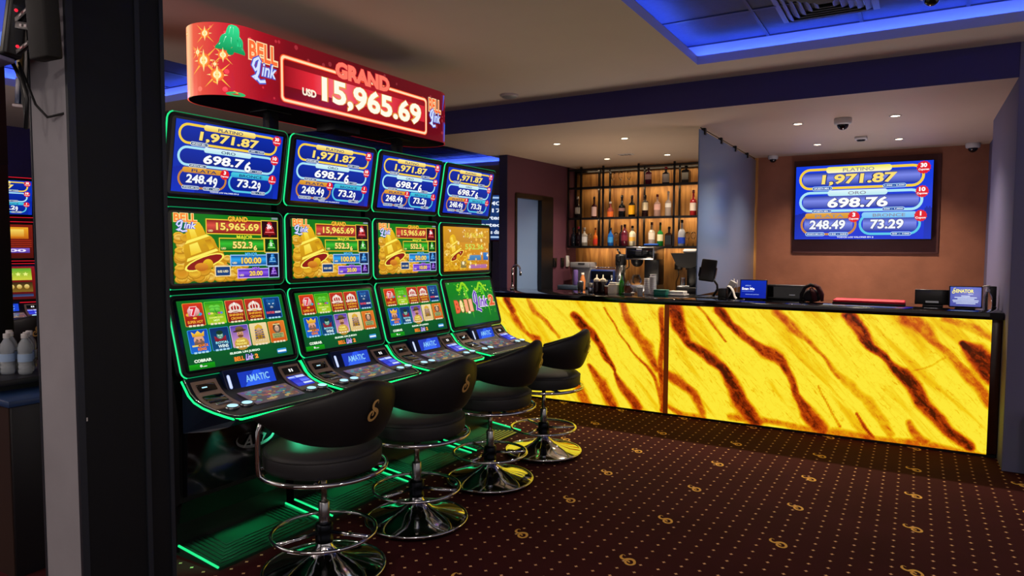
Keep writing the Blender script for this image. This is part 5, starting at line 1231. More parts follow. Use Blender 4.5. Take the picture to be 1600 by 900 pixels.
bl('black bottle with a round pale emblem on the middle shelf', -3.592, YB_, Z2, .31, .05, '#0a0a0e', 0, '#0a0a0c', '#7c5c58', (.28, .42), .38, .16)
bl('black bottle with a yellow label on the middle shelf', -3.444, YB_, Z2, .305, .048, '#100c0c', 0, '#301410', '#dc9c18', (.12, .54), .3, .16)
bl('dark bottle with a cream label before a shelf post on the middle shelf', -3.252, YB_, Z2, .30, .045, '#241010', 0, '#0c080c', '#d8c8a8', (.3, .66), .24, .1)
bl('clear bottle of pink drink with a dark red cap on the middle shelf', -3.078, YB_, Z2, .305, .046, '#c8a094', .35, '#5c1018', '#d8a8a0', (.30, .56), .32, .12, '#8a1428')
bl('tall clear bottle with white label and purple drink on the middle shelf', -2.925, YB_, Z2, .34, .043, '#c8b8b0', .4, '#b0a8a0', '#d8d4d0', (.36, .52), .34, .14, '#4c1430')
bl('red bottle with a white label beside the glass partition on the middle shelf', -2.583, YB_, Z2, .345, .044, '#b0282c', .2, '#641418', '#dcccc0', (.2, .5), .32, .14)
bl('dark bottle at the left end of the bottom shelf', -4.342, YB_, Z1, .27, .04, '#141a26', 0, '#1c3c48', None)
bl('dark bottle with a pink cap on the bottom shelf', -4.262, YB_, Z1, .285, .04, '#281018', 0, '#c83858', None)
bl('clear bottle with white and navy label on the bottom shelf', -4.168, YB_, Z1, .27, .05, '#b8b0a8', .4, '#c8c0b8', '#c8c8cc', (.2, .5), .3, .14)
bl('small bottle of orange red drink on the bottom shelf', -3.993, YB_, Z1, .265, .034, '#c05c18', .1, '#6c3018', '#c03020', (.1, .4), .36, .2)
bl('blue patterned bottle on the bottom shelf', -3.759, YB_, Z1, .26, .044, '#1c5cb0', .1, '#18283c', '#3888d0', (.2, .5), .26, .24)
bl('short dark bottle half behind the maroon bottle on the bottom shelf', -3.61, YB_+.04, Z1, .30, .038, '#241014', 0, '#40141c', None)
bl('maroon bottle on the bottom shelf', -3.534, YB_-.03, Z1, .305, .05, '#4c1020', 0, '#38101c', '#682434', (.25, .5), .24, .2)
bl('white bottle with an orange emblem on the bottom shelf', -3.431, YB_, Z1, .285, .047, '#d8d0b8', 0, '#1c1410', '#d8a850', (.25, .45), .24, .2)
bl('clear bottle with a pale label and dark red cap on the bottom shelf', -3.151, YB_, Z1, .33, .046, '#c8b8a8', .35, '#501818', '#d8ccbc', (.28, .62), .3, .14)
bl('green wine bottle with a cream label on the bottom shelf', -3.03, YB_, Z1, .325, .041, '#1c7830', .15, '#0c200c', '#d8d4b0', (.22, .5), .34, .14)
bl('square dark whisky bottle with a black label on the bottom shelf', -2.905, YB_, Z1, .265, .05, '#1a0c08', 0, '#0a0808', '#202428', (.1, .55), .30, .12, square=True)
bl('clear bottle with a blue label on the bottom shelf', -2.731, YB_, Z1, .355, .05, '#b8bcc8', .4, '#18141c', '#2440b0', (.1, .34), .32, .2)
def wineglass(label, x, z, k=1.0):
    b = MB(); b.lathe([(.030*k, 0), (.030*k, .003), (.005, .008), (.004, .08*k), (.012, .092*k), (.032*k, .13*k), (.033*k, .16*k), (.026*k, .20*k), (.0245*k, .20*k), (.031*k, .16*k), (.030*k, .132*k), (0, .096*k)], 20, cap=False)
    o = b.build('wine_glass', 'clear_glass'); o.location = (x, YB_, z); tag(o, label, 'glass', 'stemmed glasses on the bar shelves')
for i, x in enumerate((-3.736, -3.62, -3.496)): wineglass('%s of the three stemmed glasses on the top shelf' % ('leftmost', 'middle one', 'rightmost')[i], x, Z3)
wineglass('stemmed glass right of the navy labelled bottle on the bottom shelf', -4.085, Z1, .9); wineglass('stemmed glass right of the blue bottle on the bottom shelf', -3.675, Z1, .95)
wineglass('stemmed glass right of the blue labelled bottle on the bottom shelf', -2.65, Z1, .95); wineglass('stemmed glass nearest the glass partition on the bottom shelf', -2.575, Z1, .95)
b = MB(); b.box((-3.22, 8.976, Z1+.0045), (-3.02, 9.05, Z1+.035), 0, .015, 3); tag(b.build('folded_cloth', 'blue_cloth'), 'blue folded cloth at the edge of the bottom shelf', 'cloth')

# ================================================================== BACK COUNTER AND BAR EQUIPMENT
BC = 0.98
t = thing('back_counter', 'dark back counter under the bar shelves', 'counter', (-3.2, 8.95, 0)); b = MB(); b.box((-1.15, -.30, 0), (1.15, .33, BC-.03), 0); b.build('carcass', 'black_plastic', t); b = MB(); b.box((-1.16, -.33, BC-.03), (1.16, .34, BC), 0, .003); b.build('worktop', 'counter_black', t)
b = MB(); b.box((-4.36, 8.63, BC), (-4.05, 8.83, BC+.06), 0, .008); tag(b.build('ice_bin', 'slate_top'), 'blue grey flat box at the left end of the back counter', 'box')
def box_thing(name, label, cat, loc, parts, rz=0.0, group=None):
    t = thing(name, label, cat, loc, rz, group)
    for nm, mt, fn in parts:
        b = MB(); fn(b); b.build(nm, mt, t)
    return t
box_thing('coffee_pod_machine', 'pale grey drinks machine left of the blue machine on the back counter', 'coffee machine', (-4.11, 9.0, BC), [
    ('body', 'gray_plastic', lambda b: (b.box((-.16, -.08, 0), (.13, .15, .38), 0, .015), b.box((-.16, -.15, .3), (.13, -.07, .38), 0, .01))),
    ('drip_tray', 'dark_steel', lambda b: b.box((-.1, -.16, 0), (.1, -.08, .03), 0, .004)), ('top_slot', 'black_plastic', lambda b: b.box((-.03, -.155, .35), (.07, -.149, .37), 0))])
b = MB(); b.lathe([(.03, 0), (.034, .01), (.034, .2), (.028, .215)], 16); o = b.build('syrup_can', gmat('#6c58a0')); o.location = (-4.13, 8.75, BC+.06); tag(o, 'purple can in front of the pale grey machine', 'can')
b = MB(); b.lathe([(.036, 0), (.040, .01), (.040, .13), (.03, .17), (.02, .2), (.02, .22)], 16); o = b.build('juice_bottle', gmat('#d88850')); o.location = (-3.99, 8.68, BC); tag(o, 'orange and white bottle in front of the pale grey machine', 'bottle')
b = MB(); b.lathe([(.022, .21), (.022, .24), (0, .24)], 12, cap=False); b.build('cap', gmat('#e0d8d0'), o)
box_thing('espresso_machine', 'dark blue espresso machine with a cup rail on the back counter', 'coffee machine', (-3.80, 8.98, BC), [
    ('body', 'blue_plastic', lambda b: b.box((-.17, -.1, .02), (.20, .15, .28), 0, .02)), ('front_panel', 'dark_steel', lambda b: b.box((-.15, -.108, .14), (.18, -.098, .26), 0, .003)),
    ('cup_rail', 'chrome', lambda b: b.tube([(-.16, -.09, .31), (.19, -.09, .31), (.19, .13, .31), (-.16, .13, .31)], .005, 6, True)), ('drip_tray', 'steel', lambda b: b.box((-.15, -.19, .02), (.18, -.10, .05), 0, .004)),
    ('group_head', 'steel', lambda b: (b.lathe([(.035, .10), (.035, .14)], 16, (-.06, -.14, 0)), b.lathe([(.035, .10), (.035, .14)], 16, (.09, -.14, 0)))), ('portafilter', 'black_plastic', lambda b: (b.tube([(-.06, -.14, .10), (-.06, -.26, .09)], .012, 8), b.tube([(.09, -.14, .10), (.09, -.26, .09)], .012, 8)))])
box_thing('glass_jug', 'round glass jug behind the dark blue espresso machine', 'jug', (-3.54, 9.07, BC), [('body', 'clear_glass', lambda b: b.lathe([(.03, 0), (.045, .02), (.05, .10), (.035, .16), (.03, .19)], 18)), ('lid', 'black_plastic', lambda b: b.lathe([(.034, .19), (.034, .21), (.02, .24), (0, .245)], 14, cap=False))])
def airpot():
    t = thing('airpot', 'tall steel pump airpot with a black top on the back counter', 'thermos', (-3.475, 8.80, BC))
    b = MB(); b.lathe([(.072, .03), (.074, .04), (.074, .36)], 28); b.build('steel_body', 'steel', t); b = MB(); b.lathe([(.076, 0), (.076, .035)], 28); b.build('base_ring', 'black_plastic', t)
    b = MB(); b.lathe([(.077, .36), (.077, .47), (.068, .50), (0, .505)], 28, cap=False); b.box((-.03, -.115, .40), (.03, -.05, .48), 0, .01); b.tube([(0, -.10, .40), (0, -.105, .33)], .008, 8); b.build('pump_head', 'black_plastic', t)
    b = MB(); b.tube([(-.01, .0, .50), (-.03, .0, .535), (-.06, .02, .565)], .014, 8); b.build('lever', 'black_plastic', t)
    b = MB(); b.tube([(.078, 0, .45), (.115, 0, .42), (.118, 0, .33), (.08, 0, .30)], .009, 8); b.build('handle', 'black_plastic', t)
airpot()
def brewer():
    t = thing('coffee_brewer', 'tall black and steel coffee brewer on the back counter', 'coffee machine', (-3.12, 8.76, BC))
    b = MB(); b.box((-.19, -.22, .43), (.20, .20, .60), 0, .008); b.build('head', 'steel', t); b = MB(); b.box((-.175, -.226, .45), (.185, -.219, .585), 0, .003); b.build('head_panel', 'black_gloss', t)
    b = MB(); b.box((-.0, -.02, .10), (.20, .20, .43), 0, .006); b.build('tower', 'black_plastic', t); b = MB(); b.box((-.19, -.22, 0), (.20, .20, .10), 0, .008); b.build('warmer_base', 'steel', t)
    b = MB(); b.lathe([(.085, .43), (.075, .38), (.05, .345), (.02, .335)], 24, (-.085, -.06, 0)); b.build('filter_basket', 'black_plastic', t)
    b = MB(); b.lathe([(.05, .10), (.075, .125), (.078, .16), (.05, .21), (.045, .23)], 24, (-.085, -.09, 0)); b.build('carafe', 'clear_glass', t)
    b = MB(); b.tube([(-.085, -.14, .22), (-.085, -.20, .20), (-.085, -.20, .14), (-.085, -.165, .12)], .009, 8); b.build('carafe_handle', 'black_plastic', t)
    b = MB(); b.box((-.035, -.229, .565), (.035, -.226, .575), 0); b.build('badge', 'white_plastic', t)
brewer()
def grinder():
    t = thing('coffee_grinder', 'large black hopper machine beside the glass partition', 'coffee machine', (-2.55, 8.93, BC))
    b = MB(); b.prism([(-.14, .36), (-.22, .52), (.22, .52), (.14, .36), (.05, .33), (-.05, .33)], -.17, .17, 'y', 0); b.build('head', 'black_plastic', t)
    b = MB(); b.box((-.04, -.05, .05), (.14, .14, .36), 0, .02); b.build('column', 'black_plastic', t); b = MB(); b.box((-.13, -.20, 0), (.15, .16, .08), 0, .01); b.build('base', 'black_metal', t)
    b = MB(); b.box((-.12, -.18, .08), (.04, -.04, .10), 0, .003); b.build('drip_grid', 'steel', t); b = MB(); b.lathe([(.03, .10), (.035, .11), (.03, .19), (.036, .20)], 16, (-.07, -.11, 0)); b.build('milk_jug', 'steel', t)
    b = MB(); b.box((-.09, -.08, .52), (.09, .06, .575), 0, .025, 3); b.build('folded_napkin', 'paper', t)
grinder()
for k, x in enumerate((-2.82, -2.665)):
    t = box_thing('socket_adapter', ('black wall adapter nearer the coffee brewer', 'black wall adapter nearer the glass partition')[k], 'adapter', (x, 9.30, 1.27), [('block', 'black_plastic', lambda b: b.box((-.05, -.045, 0), (.05, 0, .09), 0, .006)), ('cable', 'black_plastic', lambda b: b.tube([(0, -.03, .0), (.01, -.04, -.08), (-.03, -.03, -.18), (-.02, -.02, -.28)], .006, 6))])
for k, (y, mt, lb) in enumerate(((8.66, 'black_plastic', 'black wall plate nearer the frosted door'), (8.88, 'black_plastic', 'middle black wall plate beside the white dispenser'), (9.03, 'white_plastic', 'white dispenser on the purple wall'))):
    x = -4.49+.10*(y-7.46)/1.89
    box_thing('wall_plate', lb, 'wall plate', (x, y, 1.29), [('plate', mt, lambda b: b.box((0, -.045, 0), (.022, .045, .13 if mt == 'black_plastic' else .16), 0, .005)), ('switch', mt, lambda b: b.box((.022, -.015, .04), (.030, .015, .09), 0, .003))])

# ---- things standing on the black worktop, bar side
def on_top(name, label, cat, x, y, parts, rz=0.0, group=None): return box_thing(name, label, cat, (x, y, CT), parts, rz, group)
on_top('bar_tap', 'chrome gooseneck tap at the left end of the counter', 'tap', -3.83, 6.48, [('base', 'chrome', lambda b: b.lathe([(.024, 0), (.024, .02), (.013, .03), (.012, .06)], 18)), ('spout', 'chrome', lambda b: b.tube([(0, 0, .04), (0, 0, .22)]+[(.05-.05*math.cos(a), 0, .22+.05*math.sin(a)) for a in [PI*i/10 for i in range(1, 10)]]+[(.10, 0, .21), (.105, 0, .18)], .010, 10)), ('nozzle', 'black_plastic', lambda b: b.lathe([(.013, .155), (.013, .185)], 14, (.105, 0, 0))), ('lever', 'chrome', lambda b: b.tube([(0, -.01, .06), (.03, -.05, .075)], .005, 8))])
for k, x in enumerate((-2.81, -2.742)):
    on_top('sauce_bottle', 'dark sauce squeeze bottle with a cream nozzle cap, %s of the pair' % ('left', 'right')[k], 'bottle', x, 6.46, [('bottle', 'sauce_dark', lambda b: b.lathe([(.030, 0), (.032, .006), (.032, .115), (.028, .125)], 20)), ('cap', 'cream_plastic', lambda b: b.lathe([(.033, .118), (.033, .135), (.022, .148), (.008, .155), (.004, .19), (0, .19)], 18, cap=False))], 0, 'sauce bottles on the counter')
on_top('jigger', 'small steel cup left of the sauce bottles', 'cup', -2.885, 6.47, [('cup', 'steel', lambda b: b.lathe([(.024, 0), (.026, .004), (.029, .10), (.027, .10), (.023, .006), (0, .006)], 20, cap=False))])
on_top('cocktail_shaker', 'clear shaker glass left of the steel cup', 'shaker', -2.99, 6.45, [('glass', 'clear_plastic', lambda b: b.lathe([(.024, 0), (.027, .004), (.034, .10), (.031, .10), (.022, .008), (0, .008)], 20, cap=False)), ('strainer', 'steel', lambda b: b.lathe([(.034, .10), (.03, .115), (0, .12)], 18, cap=False))])
on_top('syrup_jar', 'copper coloured jar right of the sauce bottles', 'jar', -2.683, 6.44, [('jar', 'copper_sauce', lambda b: b.lathe([(.028, 0), (.030, .004), (.030, .07)], 18)), ('lid', 'white_plastic', lambda b: b.lathe([(.031, .07), (.031, .08), (0, .082)], 18, cap=False))])
on_top('napkin_tub', 'cream square tub behind the green bottle', 'tub', -2.607, 6.42, [('tub', 'cream_plastic', lambda b: b.box((-.046, -.046, 0), (.046, .046, .10), 0, .006)), ('napkins', 'paper', lambda b: b.box((-.038, -.038, .10), (.038, .038, .115), 0, .004))])
for k, (x, y) in enumerate(((-2.69, 6.56), (-2.60, 6.54))):
    on_top('dropper_bottle', 'small clear bottle behind the %s' % ('copper coloured jar', 'cream square tub')[k], 'bottle', x, y, [('bottle', 'clear_plastic', lambda b: b.lathe([(.018, 0), (.020, .005), (.020, .10), (.008, .13), (.007, .16)], 16)), ('cap', 'white_plastic', lambda b: b.lathe([(.009, .155), (.009, .18), (0, .182)], 12, cap=False))], 0, 'small clear bottles')
bottle('small bright green bottle on the counter between the cream tub and the saucer', -2.532, 6.44, CT, .215, .026, '#2ca01c', .2, '#103010', None, neck=.34, shoulder=.16, group='drinks bottles on the worktop')
on_top('saucer', 'white saucer under the glass sugar pot', 'saucer', -2.462, 6.43, [('plate', 'white_plastic', lambda b: b.lathe([(.035, 0), (.04, .003), (.07, .016), (.072, .018), (.04, .008), (0, .006)], 28, cap=False))])
o = box_thing('sugar_pot', 'dark filled glass pot with a shiny lid standing on the saucer', 'pot', (-2.462, 6.43, CT+.008), [('pot', 'copper_sauce', lambda b: b.lathe([(.026, 0), (.038, .015), (.04, .05), (.028, .075), (.024, .08)], 20)), ('lid', 'steel', lambda b: b.lathe([(.026, .08), (.028, .09), (.018, .108), (.006, .115), (.006, .128), (0, .13)], 18, cap=False)), ('handle', 'steel', lambda b: b.tube([(.038, 0, .06), (.06, 0, .05), (.058, 0, .025), (.038, 0, .02)], .004, 6))])
on_top('paper_cup', 'white paper cup right of the saucer', 'cup', -2.335, 6.43, [('cup', 'white_plastic', lambda b: b.lathe([(.024, 0), (.026, .003), (.033, .075), (.035, .077), (.031, .075), (.024, .006), (0, .006)], 20, cap=False))])
for k, (x, y, h) in enumerate(((-2.275, 6.47, .17), (-2.225, 6.50, .20), (-2.205, 6.42, .185))):
    on_top('cup_stack', ('left stack of clear plastic cups', 'tallest, rear stack of clear plastic cups', 'right front stack of clear plastic cups')[k], 'cups', x, y, [('cups', 'cup_plastic', lambda b, h=h: b.lathe([(.024, 0)]+[p for q in range(int(h/.02)) for p in ((.030, .008+.02*q), (.033, .022+.02*q), (.0305, .0235+.02*q))], 20))], 0, 'stacks of clear plastic cups')
on_top('teal_box', 'teal box on the counter', 'box', -2.115, 6.42, [('box', 'teal_plastic', lambda b: b.box((-.06, -.05, 0), (.06, .05, .052), 0, .006)), ('lid', 'teal_plastic', lambda b: b.box((-.063, -.053, .045), (.063, .053, .06), 0, .004))])
on_top('napkin_tray', 'white tray right of the teal box', 'tray', -1.985, 6.52, [('tray', 'white_plastic', lambda b: b.box((-.09, -.08, 0), (.09, .08, .02), 0, .006)), ('papers', 'paper', lambda b: b.box((-.075, -.065, .02), (.075, .065, .045), 0, .004))])

# ---- cash desk side
def tablet():
    t = thing('tablet_stand', 'black tablet seen from behind on a jointed stand by the glass partition', 'tablet', (-1.63, 6.42, CT))
    b = MB(); X = Matrix.Translation((-.04, 0, .255)) @ Matrix.Rotation(math.radians(6), 4, 'Y') @ Matrix.Rotation(math.radians(-14), 4, 'X'); b.box((-.072, -.012, -.105), (.072, .012, .105), 0, .012, X=X); b.build('tablet', 'black_plastic', t)
    b = MB(); b.box((-.078, -.02, -.07), (-.07, .015, .02), 0, .003, X=X); b.box((.07, -.02, -.07), (.08, .015, .03), 0, .003, X=X); b.build('clamp', 'black_plastic', t)
    b = MB(); b.tube([(.0, .02, .18), (.045, .01, .12), (.05, .0, .08), (.01, .0, .01)], .011, 8); b.build('arm', 'black_metal', t); b = MB(); b.lathe([(.055, 0), (.055, .008), (.02, .014), (0, .014)], 24, cap=False); b.build('foot', 'black_metal', t)
tablet()
b = MB(); b.tube([(-1.80, 6.36, CT+.005), (-1.72, 6.33, CT+.006), (-1.60, 6.36, CT+.005), (-1.52, 6.30, CT+.005), (-1.50, 6.27, CT+.008), (-1.46, 6.30, CT+.005)], .005, 6); tag(b.build('cable', 'black_plastic'), 'thin black cable lying on the worktop by the tablet', 'cable')
on_top('card_terminal', 'white card reader standing tilted beside the tablet', 'card reader', -1.51, 6.45, [('body', 'white_plastic', lambda b: b.box((-.03, -.02, 0), (.03, .02, .16), 0, .008, X=Matrix.Rotation(math.radians(28), 4, 'Y') @ Matrix.Translation((-.01, 0, .012)))), ('keypad', 'dark_steel', lambda b: b.box((-.022, -.0215, .03), (.022, -.0195, .09), 0, X=Matrix.Rotation(math.radians(28), 4, 'Y') @ Matrix.Translation((-.01, 0, .012))))])
on_top('router', 'small dark router with two white antennas behind the receipt', 'router', -1.45, 6.56, [('case', 'dark_steel', lambda b: b.box((-.07, -.04, 0), (.07, .04, .05), 0, .006)), ('antenna', 'white_plastic', lambda b: b.tube([(-.02, .03, .04), (-.02, .03, .175)], .004, 6)), ('antenna', 'white_plastic', lambda b: b.tube([(.01, .03, .04), (.01, .03, .165)], .004, 6))])
def receipt():
    b = MB(); P = [(0, .10), (.02, .115), (.045, .105), (.07, .07), (.085, .02), (.10, .003)]; v = []
    for x, z in P: v += [(x, -.035-x*.2, z), (x, .03-x*.2, z+.006), (x+.001, -.035-x*.2, z+.0025), (x+.001, .03-x*.2, z+.0085)]
    f = []
    for i in range(len(P)-1): a = 4*i; f += [(a, a+1, a+5, a+4), (a+2, a+6, a+7, a+3), (a, a+4, a+6, a+2), (a+1, a+3, a+7, a+5)]
    b.add(v, f, 0, True); t = thing('receipt_printer', 'low dark printer with a curling white receipt', 'printer', (-1.49, 6.36, CT)); b.build('receipt', 'paper', t)
    b = MB(); b.box((-.06, -.05, 0), (.015, .05, .095), 0, .008); b.build('printer_body', 'black_plastic', t)
receipt()
def stand_screen(name, label, x, y, w, h, draw, rz=0.0):
    t = thing(name, label, 'display', (x, y, CT), rz)
    X = Matrix.Translation((0, 0, h/2+.012)) @ Matrix.Rotation(math.radians(-8), 4, 'X')
    b = MB(); b.box((-w/2, -.008, -h/2), (w/2, .010, h/2), 0, .005, X=X); b.build('casing', 'black_plastic', t)
    c = Canvas(100, 60, fn=lambda x, y, l: tuple(X @ Vector(((x/100-.5)*(w-.016), -.0085-l, (.5-y/60)*(h-.016))))); draw(c); c.build('screen', 'lit_screen', t)
    b = MB(); b.box((-w*.3, -.02, 0), (w*.3, .07, .012), 0, .003); b.build('foot', 'black_plastic', t)
def d_scan(c):
    c.rect(0, 0, 100, 60, '#0a2cb0', '#0820a0'); c.text('¡HOLA!', 18, 16, 40, 21, '#b0ccff', .02); c.otext('Scan Me', 5, 24, 55, 33, '#ffffff', '#2050d0', .04, .06); c.rect(5, 37, 52, 38.2, '#7090f0'); c.text('escanea para participar', 20, 46, 74, 50, '#a8c0ff', .01)
stand_screen('scan_display', 'small blue screen reading Scan Me on the counter', -1.235, 6.30, .232, .172, d_scan)
def d_sen(c):
    c.rect(0, 0, 100, 60, '#0c40b8', '#0a2c98'); c.smark(12, 12, 17, '#f0e468'); c.otext('ENATOR', 19, 7, 76, 18, '#f4ec70', '#0a2060', .03, .05); c.text('Casino', 58, 20, 74, 23, '#d8e8ff', .02, .3)
    for k, (a, d) in enumerate(((36, 64), (14, 86), (24, 78), (8, 92), (10, 90), (20, 82))): c.rect(a, 27+4.6*k, d, 28.9+4.6*k, '#d8ecff')
stand_screen('senator_display', 'small blue screen reading SENATOR at the right end of the counter', .335, 6.27, .215, .165, d_sen)
on_top('cash_tray', 'long black box right of the Scan Me screen', 'box', -1.06, 6.50, [('box', 'black_plastic', lambda b: b.box((-.26, -.04, 0), (.23, .08, .135), 0, .005)), ('front_plate', 'black_gloss', lambda b: b.box((-.25, -.044, .02), (.22, -.039, .12), 0)), ('latch', 'steel', lambda b: b.box((.10, -.048, .045), (.15, -.043, .055), 0))])
def pouch():
    t = thing('folded_garment', 'dark bundle with maroon folds lying on the counter right of the long black box', 'cloth', (-.765, 6.38, CT))
    b = MB(); b.lathe([(.01, 0), (.07, .006), (.078, .04), (.062, .085), (.03, .11), (0, .115)], 18, cap=False, X=Matrix.Diagonal((1.0, .6, 1, 1))); subd(b.build('body', 'dark_cloth', t))
    b = MB(); b.tube([(-.085, -.01, .01), (-.082, -.02, .07), (-.055, -.02, .125), (-.01, -.02, .148), (.035, -.02, .135), (.06, -.02, .09)], [.012, .014, .016, .016, .015, .012], 8); b.build('strap', 'dark_cloth', t)
    for k, P in enumerate(([(.02, -.02, .150), (.055, -.03, .125), (.082, -.045, .07), (.088, -.05, .012)], [(-.005, -.03, .12), (.02, -.05, .08), (.03, -.058, .014)])):
        b = MB(); b.tube(P, [.014, .022, .020, .012][:len(P)], 8); b.build('fold', 'dark_red_cloth', t)
pouch()
on_top('counter_mat', 'bright red padded mat on the black worktop', 'mat', -.33, 6.42, [('pad', 'red_mat', lambda b: b.box((-.265, -.10, .012), (.265, .14, .034), 0, .010, 3)), ('base', 'black_plastic', lambda b: b.box((-.268, -.103, 0), (.268, .143, .014), 0, .004))])
on_top('monitor_back', 'black screen seen from behind between the red mat and the SENATOR screen', 'monitor', .125, 6.42, [('panel', 'black_plastic', lambda b: b.box((-.125, -.01, .015), (.125, .02, .135), 0, .006)), ('foot', 'black_plastic', lambda b: b.box((-.07, -.05, 0), (.07, .07, .016), 0, .004)), ('badge', 'steel', lambda b: b.box((-.05, -.012, .03), (.04, -.0095, .045), 0))])
on_top('sanitizer_bottle', 'small clear pump bottle beside the SENATOR screen', 'bottle', .478, 6.30, [('bottle', 'clear_plastic', lambda b: b.lathe([(.026, 0), (.029, .006), (.029, .10), (.014, .13), (.012, .14)], 18)), ('pump', 'white_plastic', lambda b: (b.lathe([(.014, .138), (.014, .155), (.006, .16), (.006, .175), (.015, .177), (.015, .185), (0, .187)], 14, cap=False), b.tube([(0, 0, .18), (-.035, 0, .176)], .005, 6)))])
on_top('small_monitor', 'dark stand behind the clear pump bottle', 'stand', .52, 6.52, [('panel', 'black_plastic', lambda b: b.box((-.03, -.01, .01), (.03, .02, .17), 0, .005)), ('foot', 'black_plastic', lambda b: b.box((-.03, -.04, 0), (.03, .04, .012), 0, .003))])
b = MB(); b.box((.70, 5.62, 0), (.95, 5.82, .42), 0, .012); b.box((.69, 5.61, .42), (.96, 5.825, .45), 0, .008); tag(b.build('bin', 'lilac_bright'), 'pale bin in front of the column at the right edge', 'bin')

# ================================================================== LEFT GAP: CABINET WITH WATER BOTTLES, SCREENS, POST
t = thing('drinks_cabinet', 'dark cabinet with a raised top board carrying water bottles, left of the grey pillar', 'cabinet', (-3.95, 1.72, 0))
b = MB(); b.box((-.55, -.22, 0), (.38, .22, .81), 0, .004); b.build('body', 'cabinet_dark', t); b = MB(); b.box((-.56, -.225, .0), (.37, -.22, .81), 0); b.build('side_panel', 'cabinet_brown', t)
b = MB(); b.box((-.57, -.235, .81), (.395, .235, .84), 0, .004); b.build('worktop', 'cabinet_top', t); b = MB(); b.box((-.50, -.2, .84), (.10, .2, .875), 0); b.build('riser', 'cabinet_dark', t); b = MB(); b.box((-.55, -.235, .875), (.19, .235, .905), 0, .004); b.build('top_board', 'cabinet_dark', t)
mat('label_blue', '#9db8dc', 0.4)
WB = [(-4.05, 1.62), (-4.02, 1.70), (-3.95, 1.655), (-3.93, 1.735), (-3.87, 1.70), (-3.86, 1.79), (-3.99, 1.775), (-4.10, 1.73), (-3.92, 1.835), (-4.12, 1.66)]
for i, (x, y) in enumerate(WB):
    def wbody():
        b = MB(); pr = [(.024, 0), (.030, .004), (.0315, .015)]
        for k in range(5): pr += [(.0315, .02+.02*k), (.0295, .03+.02*k), (.0315, .04+.02*k)]
        pr += [(.0315, .135), (.027, .155), (.014, .178), (.0125, .185)]; b.lathe(pr, 20); return b
    o = cpart('wbody', 'water_bottle', 'water_plastic', wbody, None); o.location = (x, y, .905); tag(o, 'clear water bottle with white cap on the cabinet left of the pillar', 'bottle', 'water bottles on the cabinet')
    def wcap(): b = MB(); b.lathe([(.0155, .183), (.0155, .203), (.014, .206), (0, .206)], 16, cap=False); return b
    cpart('wcap', 'cap', 'white_plastic', wcap, o)
    def wlab(): b = MB(); b.lathe([(.0322, .065), (.0322, .105)], 20, cap=False); return b
    cpart('wlab', 'label', 'label_blue', wlab, o)
b = MB(); b.box((-5.02, 1.86, 0), (-4.80, 2.055, 2.05), 0, .004); b.box((-5.02, 1.86, 2.05), (-4.80, 2.055, ZC), 0); tag(b.build('post', 'pillar_wood'), 'dark square post at the left edge behind the water bottles', 'post', None, 'structure')
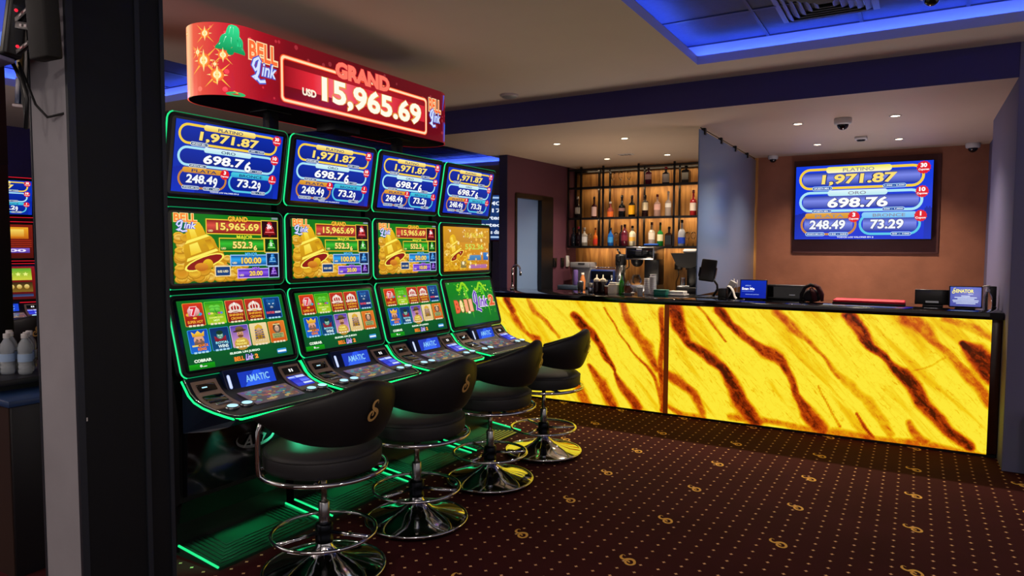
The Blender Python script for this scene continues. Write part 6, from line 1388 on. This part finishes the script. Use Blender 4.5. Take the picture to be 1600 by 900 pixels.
def hanging_tvs():
    t = thing('hanging_television', 'blue lit screen hanging at the top left corner', 'television', (-2.915, 1.05, 2.135)); Xt = Matrix.Rotation(math.radians(-8), 4, 'X')
    b = MB(); b.box((-.5, -.02, 0), (.505, .035, .58), 0, .01, X=Xt); b.build('casing', 'black_plastic', t)
    c = Canvas(160, 90, fn=lambda x, y, l: tuple(Xt @ Vector(((x/160-.5)*.96, -.0205-l, .29+(.5-y/90)*.53)))); c.rect(0, 0, 160, 90, '#1048d8', '#0838b8'); c.rect(90, 34, 160, 56, '#3a78f0', '#7aa8ff'); c.rect(0, 82, 160, 90, '#4a70d0'); c.build('screen', 'lit_screen', t)
    b = MB(); b.box((-.5, -.025, -.016), (.49, .02, -.002), 0, .004, X=Xt); b.build('lower_edge', 'lilac_paint', t)
    b = MB(); b.tube([(.44, .03, 0), (.455, .05, -.06), (.45, .06, -.16), (.47, .05, -.21), (.485, .05, -.12), (.47, .04, -.02)], .006, 6); b.tube([(.44, .05, 0), (.47, .08, -.13), (.50, .10, -.17), (.56, .12, -.16)], .004, 6); b.build('cable', 'black_plastic', t)
    t2 = thing('dark_television', 'dark television seen from behind, hung in front of the grey pillar face', 'television', (-2.16, 1.03, 2.085)); X2 = Matrix.Rotation(math.radians(3), 4, 'X') @ Matrix.Rotation(math.radians(2), 4, 'Y')
    b = MB(); b.box((-.055, -.02, 0), (.045, .025, .75), 0, .006, X=X2); b.build('casing', 'rubber', t2); b = MB(); b.box((-.18, .02, .25), (.02, .142, .5), 0, .004); b.build('wall_mount', 'black_metal', t2)
    t3 = thing('mounting_bracket', 'black perforated steel arms between the two hanging televisions', 'bracket', (-2.215, 1.05, 2.15))
    def arm(p, q, w):
        b = MB(); p = Vector(p); q = Vector(q); d = q-p; L = d.length; a = math.atan2(d.z, d.x); X = Matrix.Translation(p) @ Matrix.Rotation(-a, 4, 'Y')
        b.box((0, -.006, -w), (L, .006, w), 0, .002, X=X)
        for k in range(4): b.box((L*(.2+.19*k), -.0075, -w*.35), (L*(.2+.19*k)+.014, .0075, w*.35), 1, 0, X=X)
        b.build('arm', ['black_metal', 'lilac_bright'], t3)
    arm((-.150, 0, .082), (-.003, 0, .120), .009); arm((-.150, 0, .070), (-.003, 0, .036), .011); arm((-.150, 0, -.012), (-.003, 0, .020), .008); arm((-.150, 0, .160), (-.003, 0, .140), .008)
    for p in ((-.120, -.014, -.006), (-.120, -.014, .100)): b = MB(); b.lathe([(.003, 0), (.005, .004), (.003, .008)], 10, p); b.build('indicator', 'red_led', t3)
    t4 = thing('side_television', 'television seen edge on with yellow light painted on its side, left of the grey pillar', 'television', (-3.46, 1.55, 2.18)); X4 = Matrix.Rotation(math.radians(9), 4, 'Y')
    b = MB(); b.box((-.030, .0, .0), (.022, .42, .46), 0, .006, X=X4); b.build('casing', 'black_plastic', t4); b = MB(); b.box((-.055, -.012, .12), (-.026, .03, .46), 0, .004, X=X4); b.build('side', 'side_yellow_lit', t4); b = MB(); b.box((-.075, -.014, -.010), (.025, .3, .004), 0, .004, X=X4); b.build('lower_edge', 'lilac_bright', t4)  # side and lower edge coloured as if lit
    b = MB(); b.box((-.075, -.004, .006), (-.031, .03, .12), 0, .003, X=X4); b.build('lower_side', 'cabinet_top', t4)
    b = MB(); b.box((.06, .1, .4), (.11, .16, .785), 0, .004); b.build('drop_pole', 'black_metal', t4)
hanging_tvs()
# display of another machine behind the row, seen beside the bar wall
t = thing('info_screen', 'tall blue information screen behind the last slot machine', 'display', (-5.45, 8.55, 1.36), math.radians(42))
b = MB(); b.box((-.36, 0, .30), (.36, .05, 1.0), 0, .006); b.build('casing', gmat('#7c1830'), t); b = MB(); b.box((-.05, .0, 0), (.05, .06, .30), 0); b.box((-.25, -.1, -1.36), (.25, .2, -1.33), 0); b.box((-.04, .0, -1.33), (.04, .06, .0), 0); b.build('stand', 'black_metal', t)
c = Canvas(100, 100, fn=lambda x, y, l: ((x/100-.5)*.68, -.001-l, .65+(.5-y/100)*.66)); c.rect(0, 0, 100, 100, '#1c3c78', '#142c60'); c.ring(4, 4, 96, 96, 12, 4, '#a8c8f0')
for k, (s, x0, x1) in enumerate((('PROMO', 52, 92), ('00-17', 54, 92), ('Martes', 58, 90), ('Sorteo', 56, 92), ('todos los dias', 50, 92))): c.text(s, x0-35, 14+16*k, x1-15, 23+16*k, '#e8f0ff', .03)
c.build('screen', 'lit_screen', t)
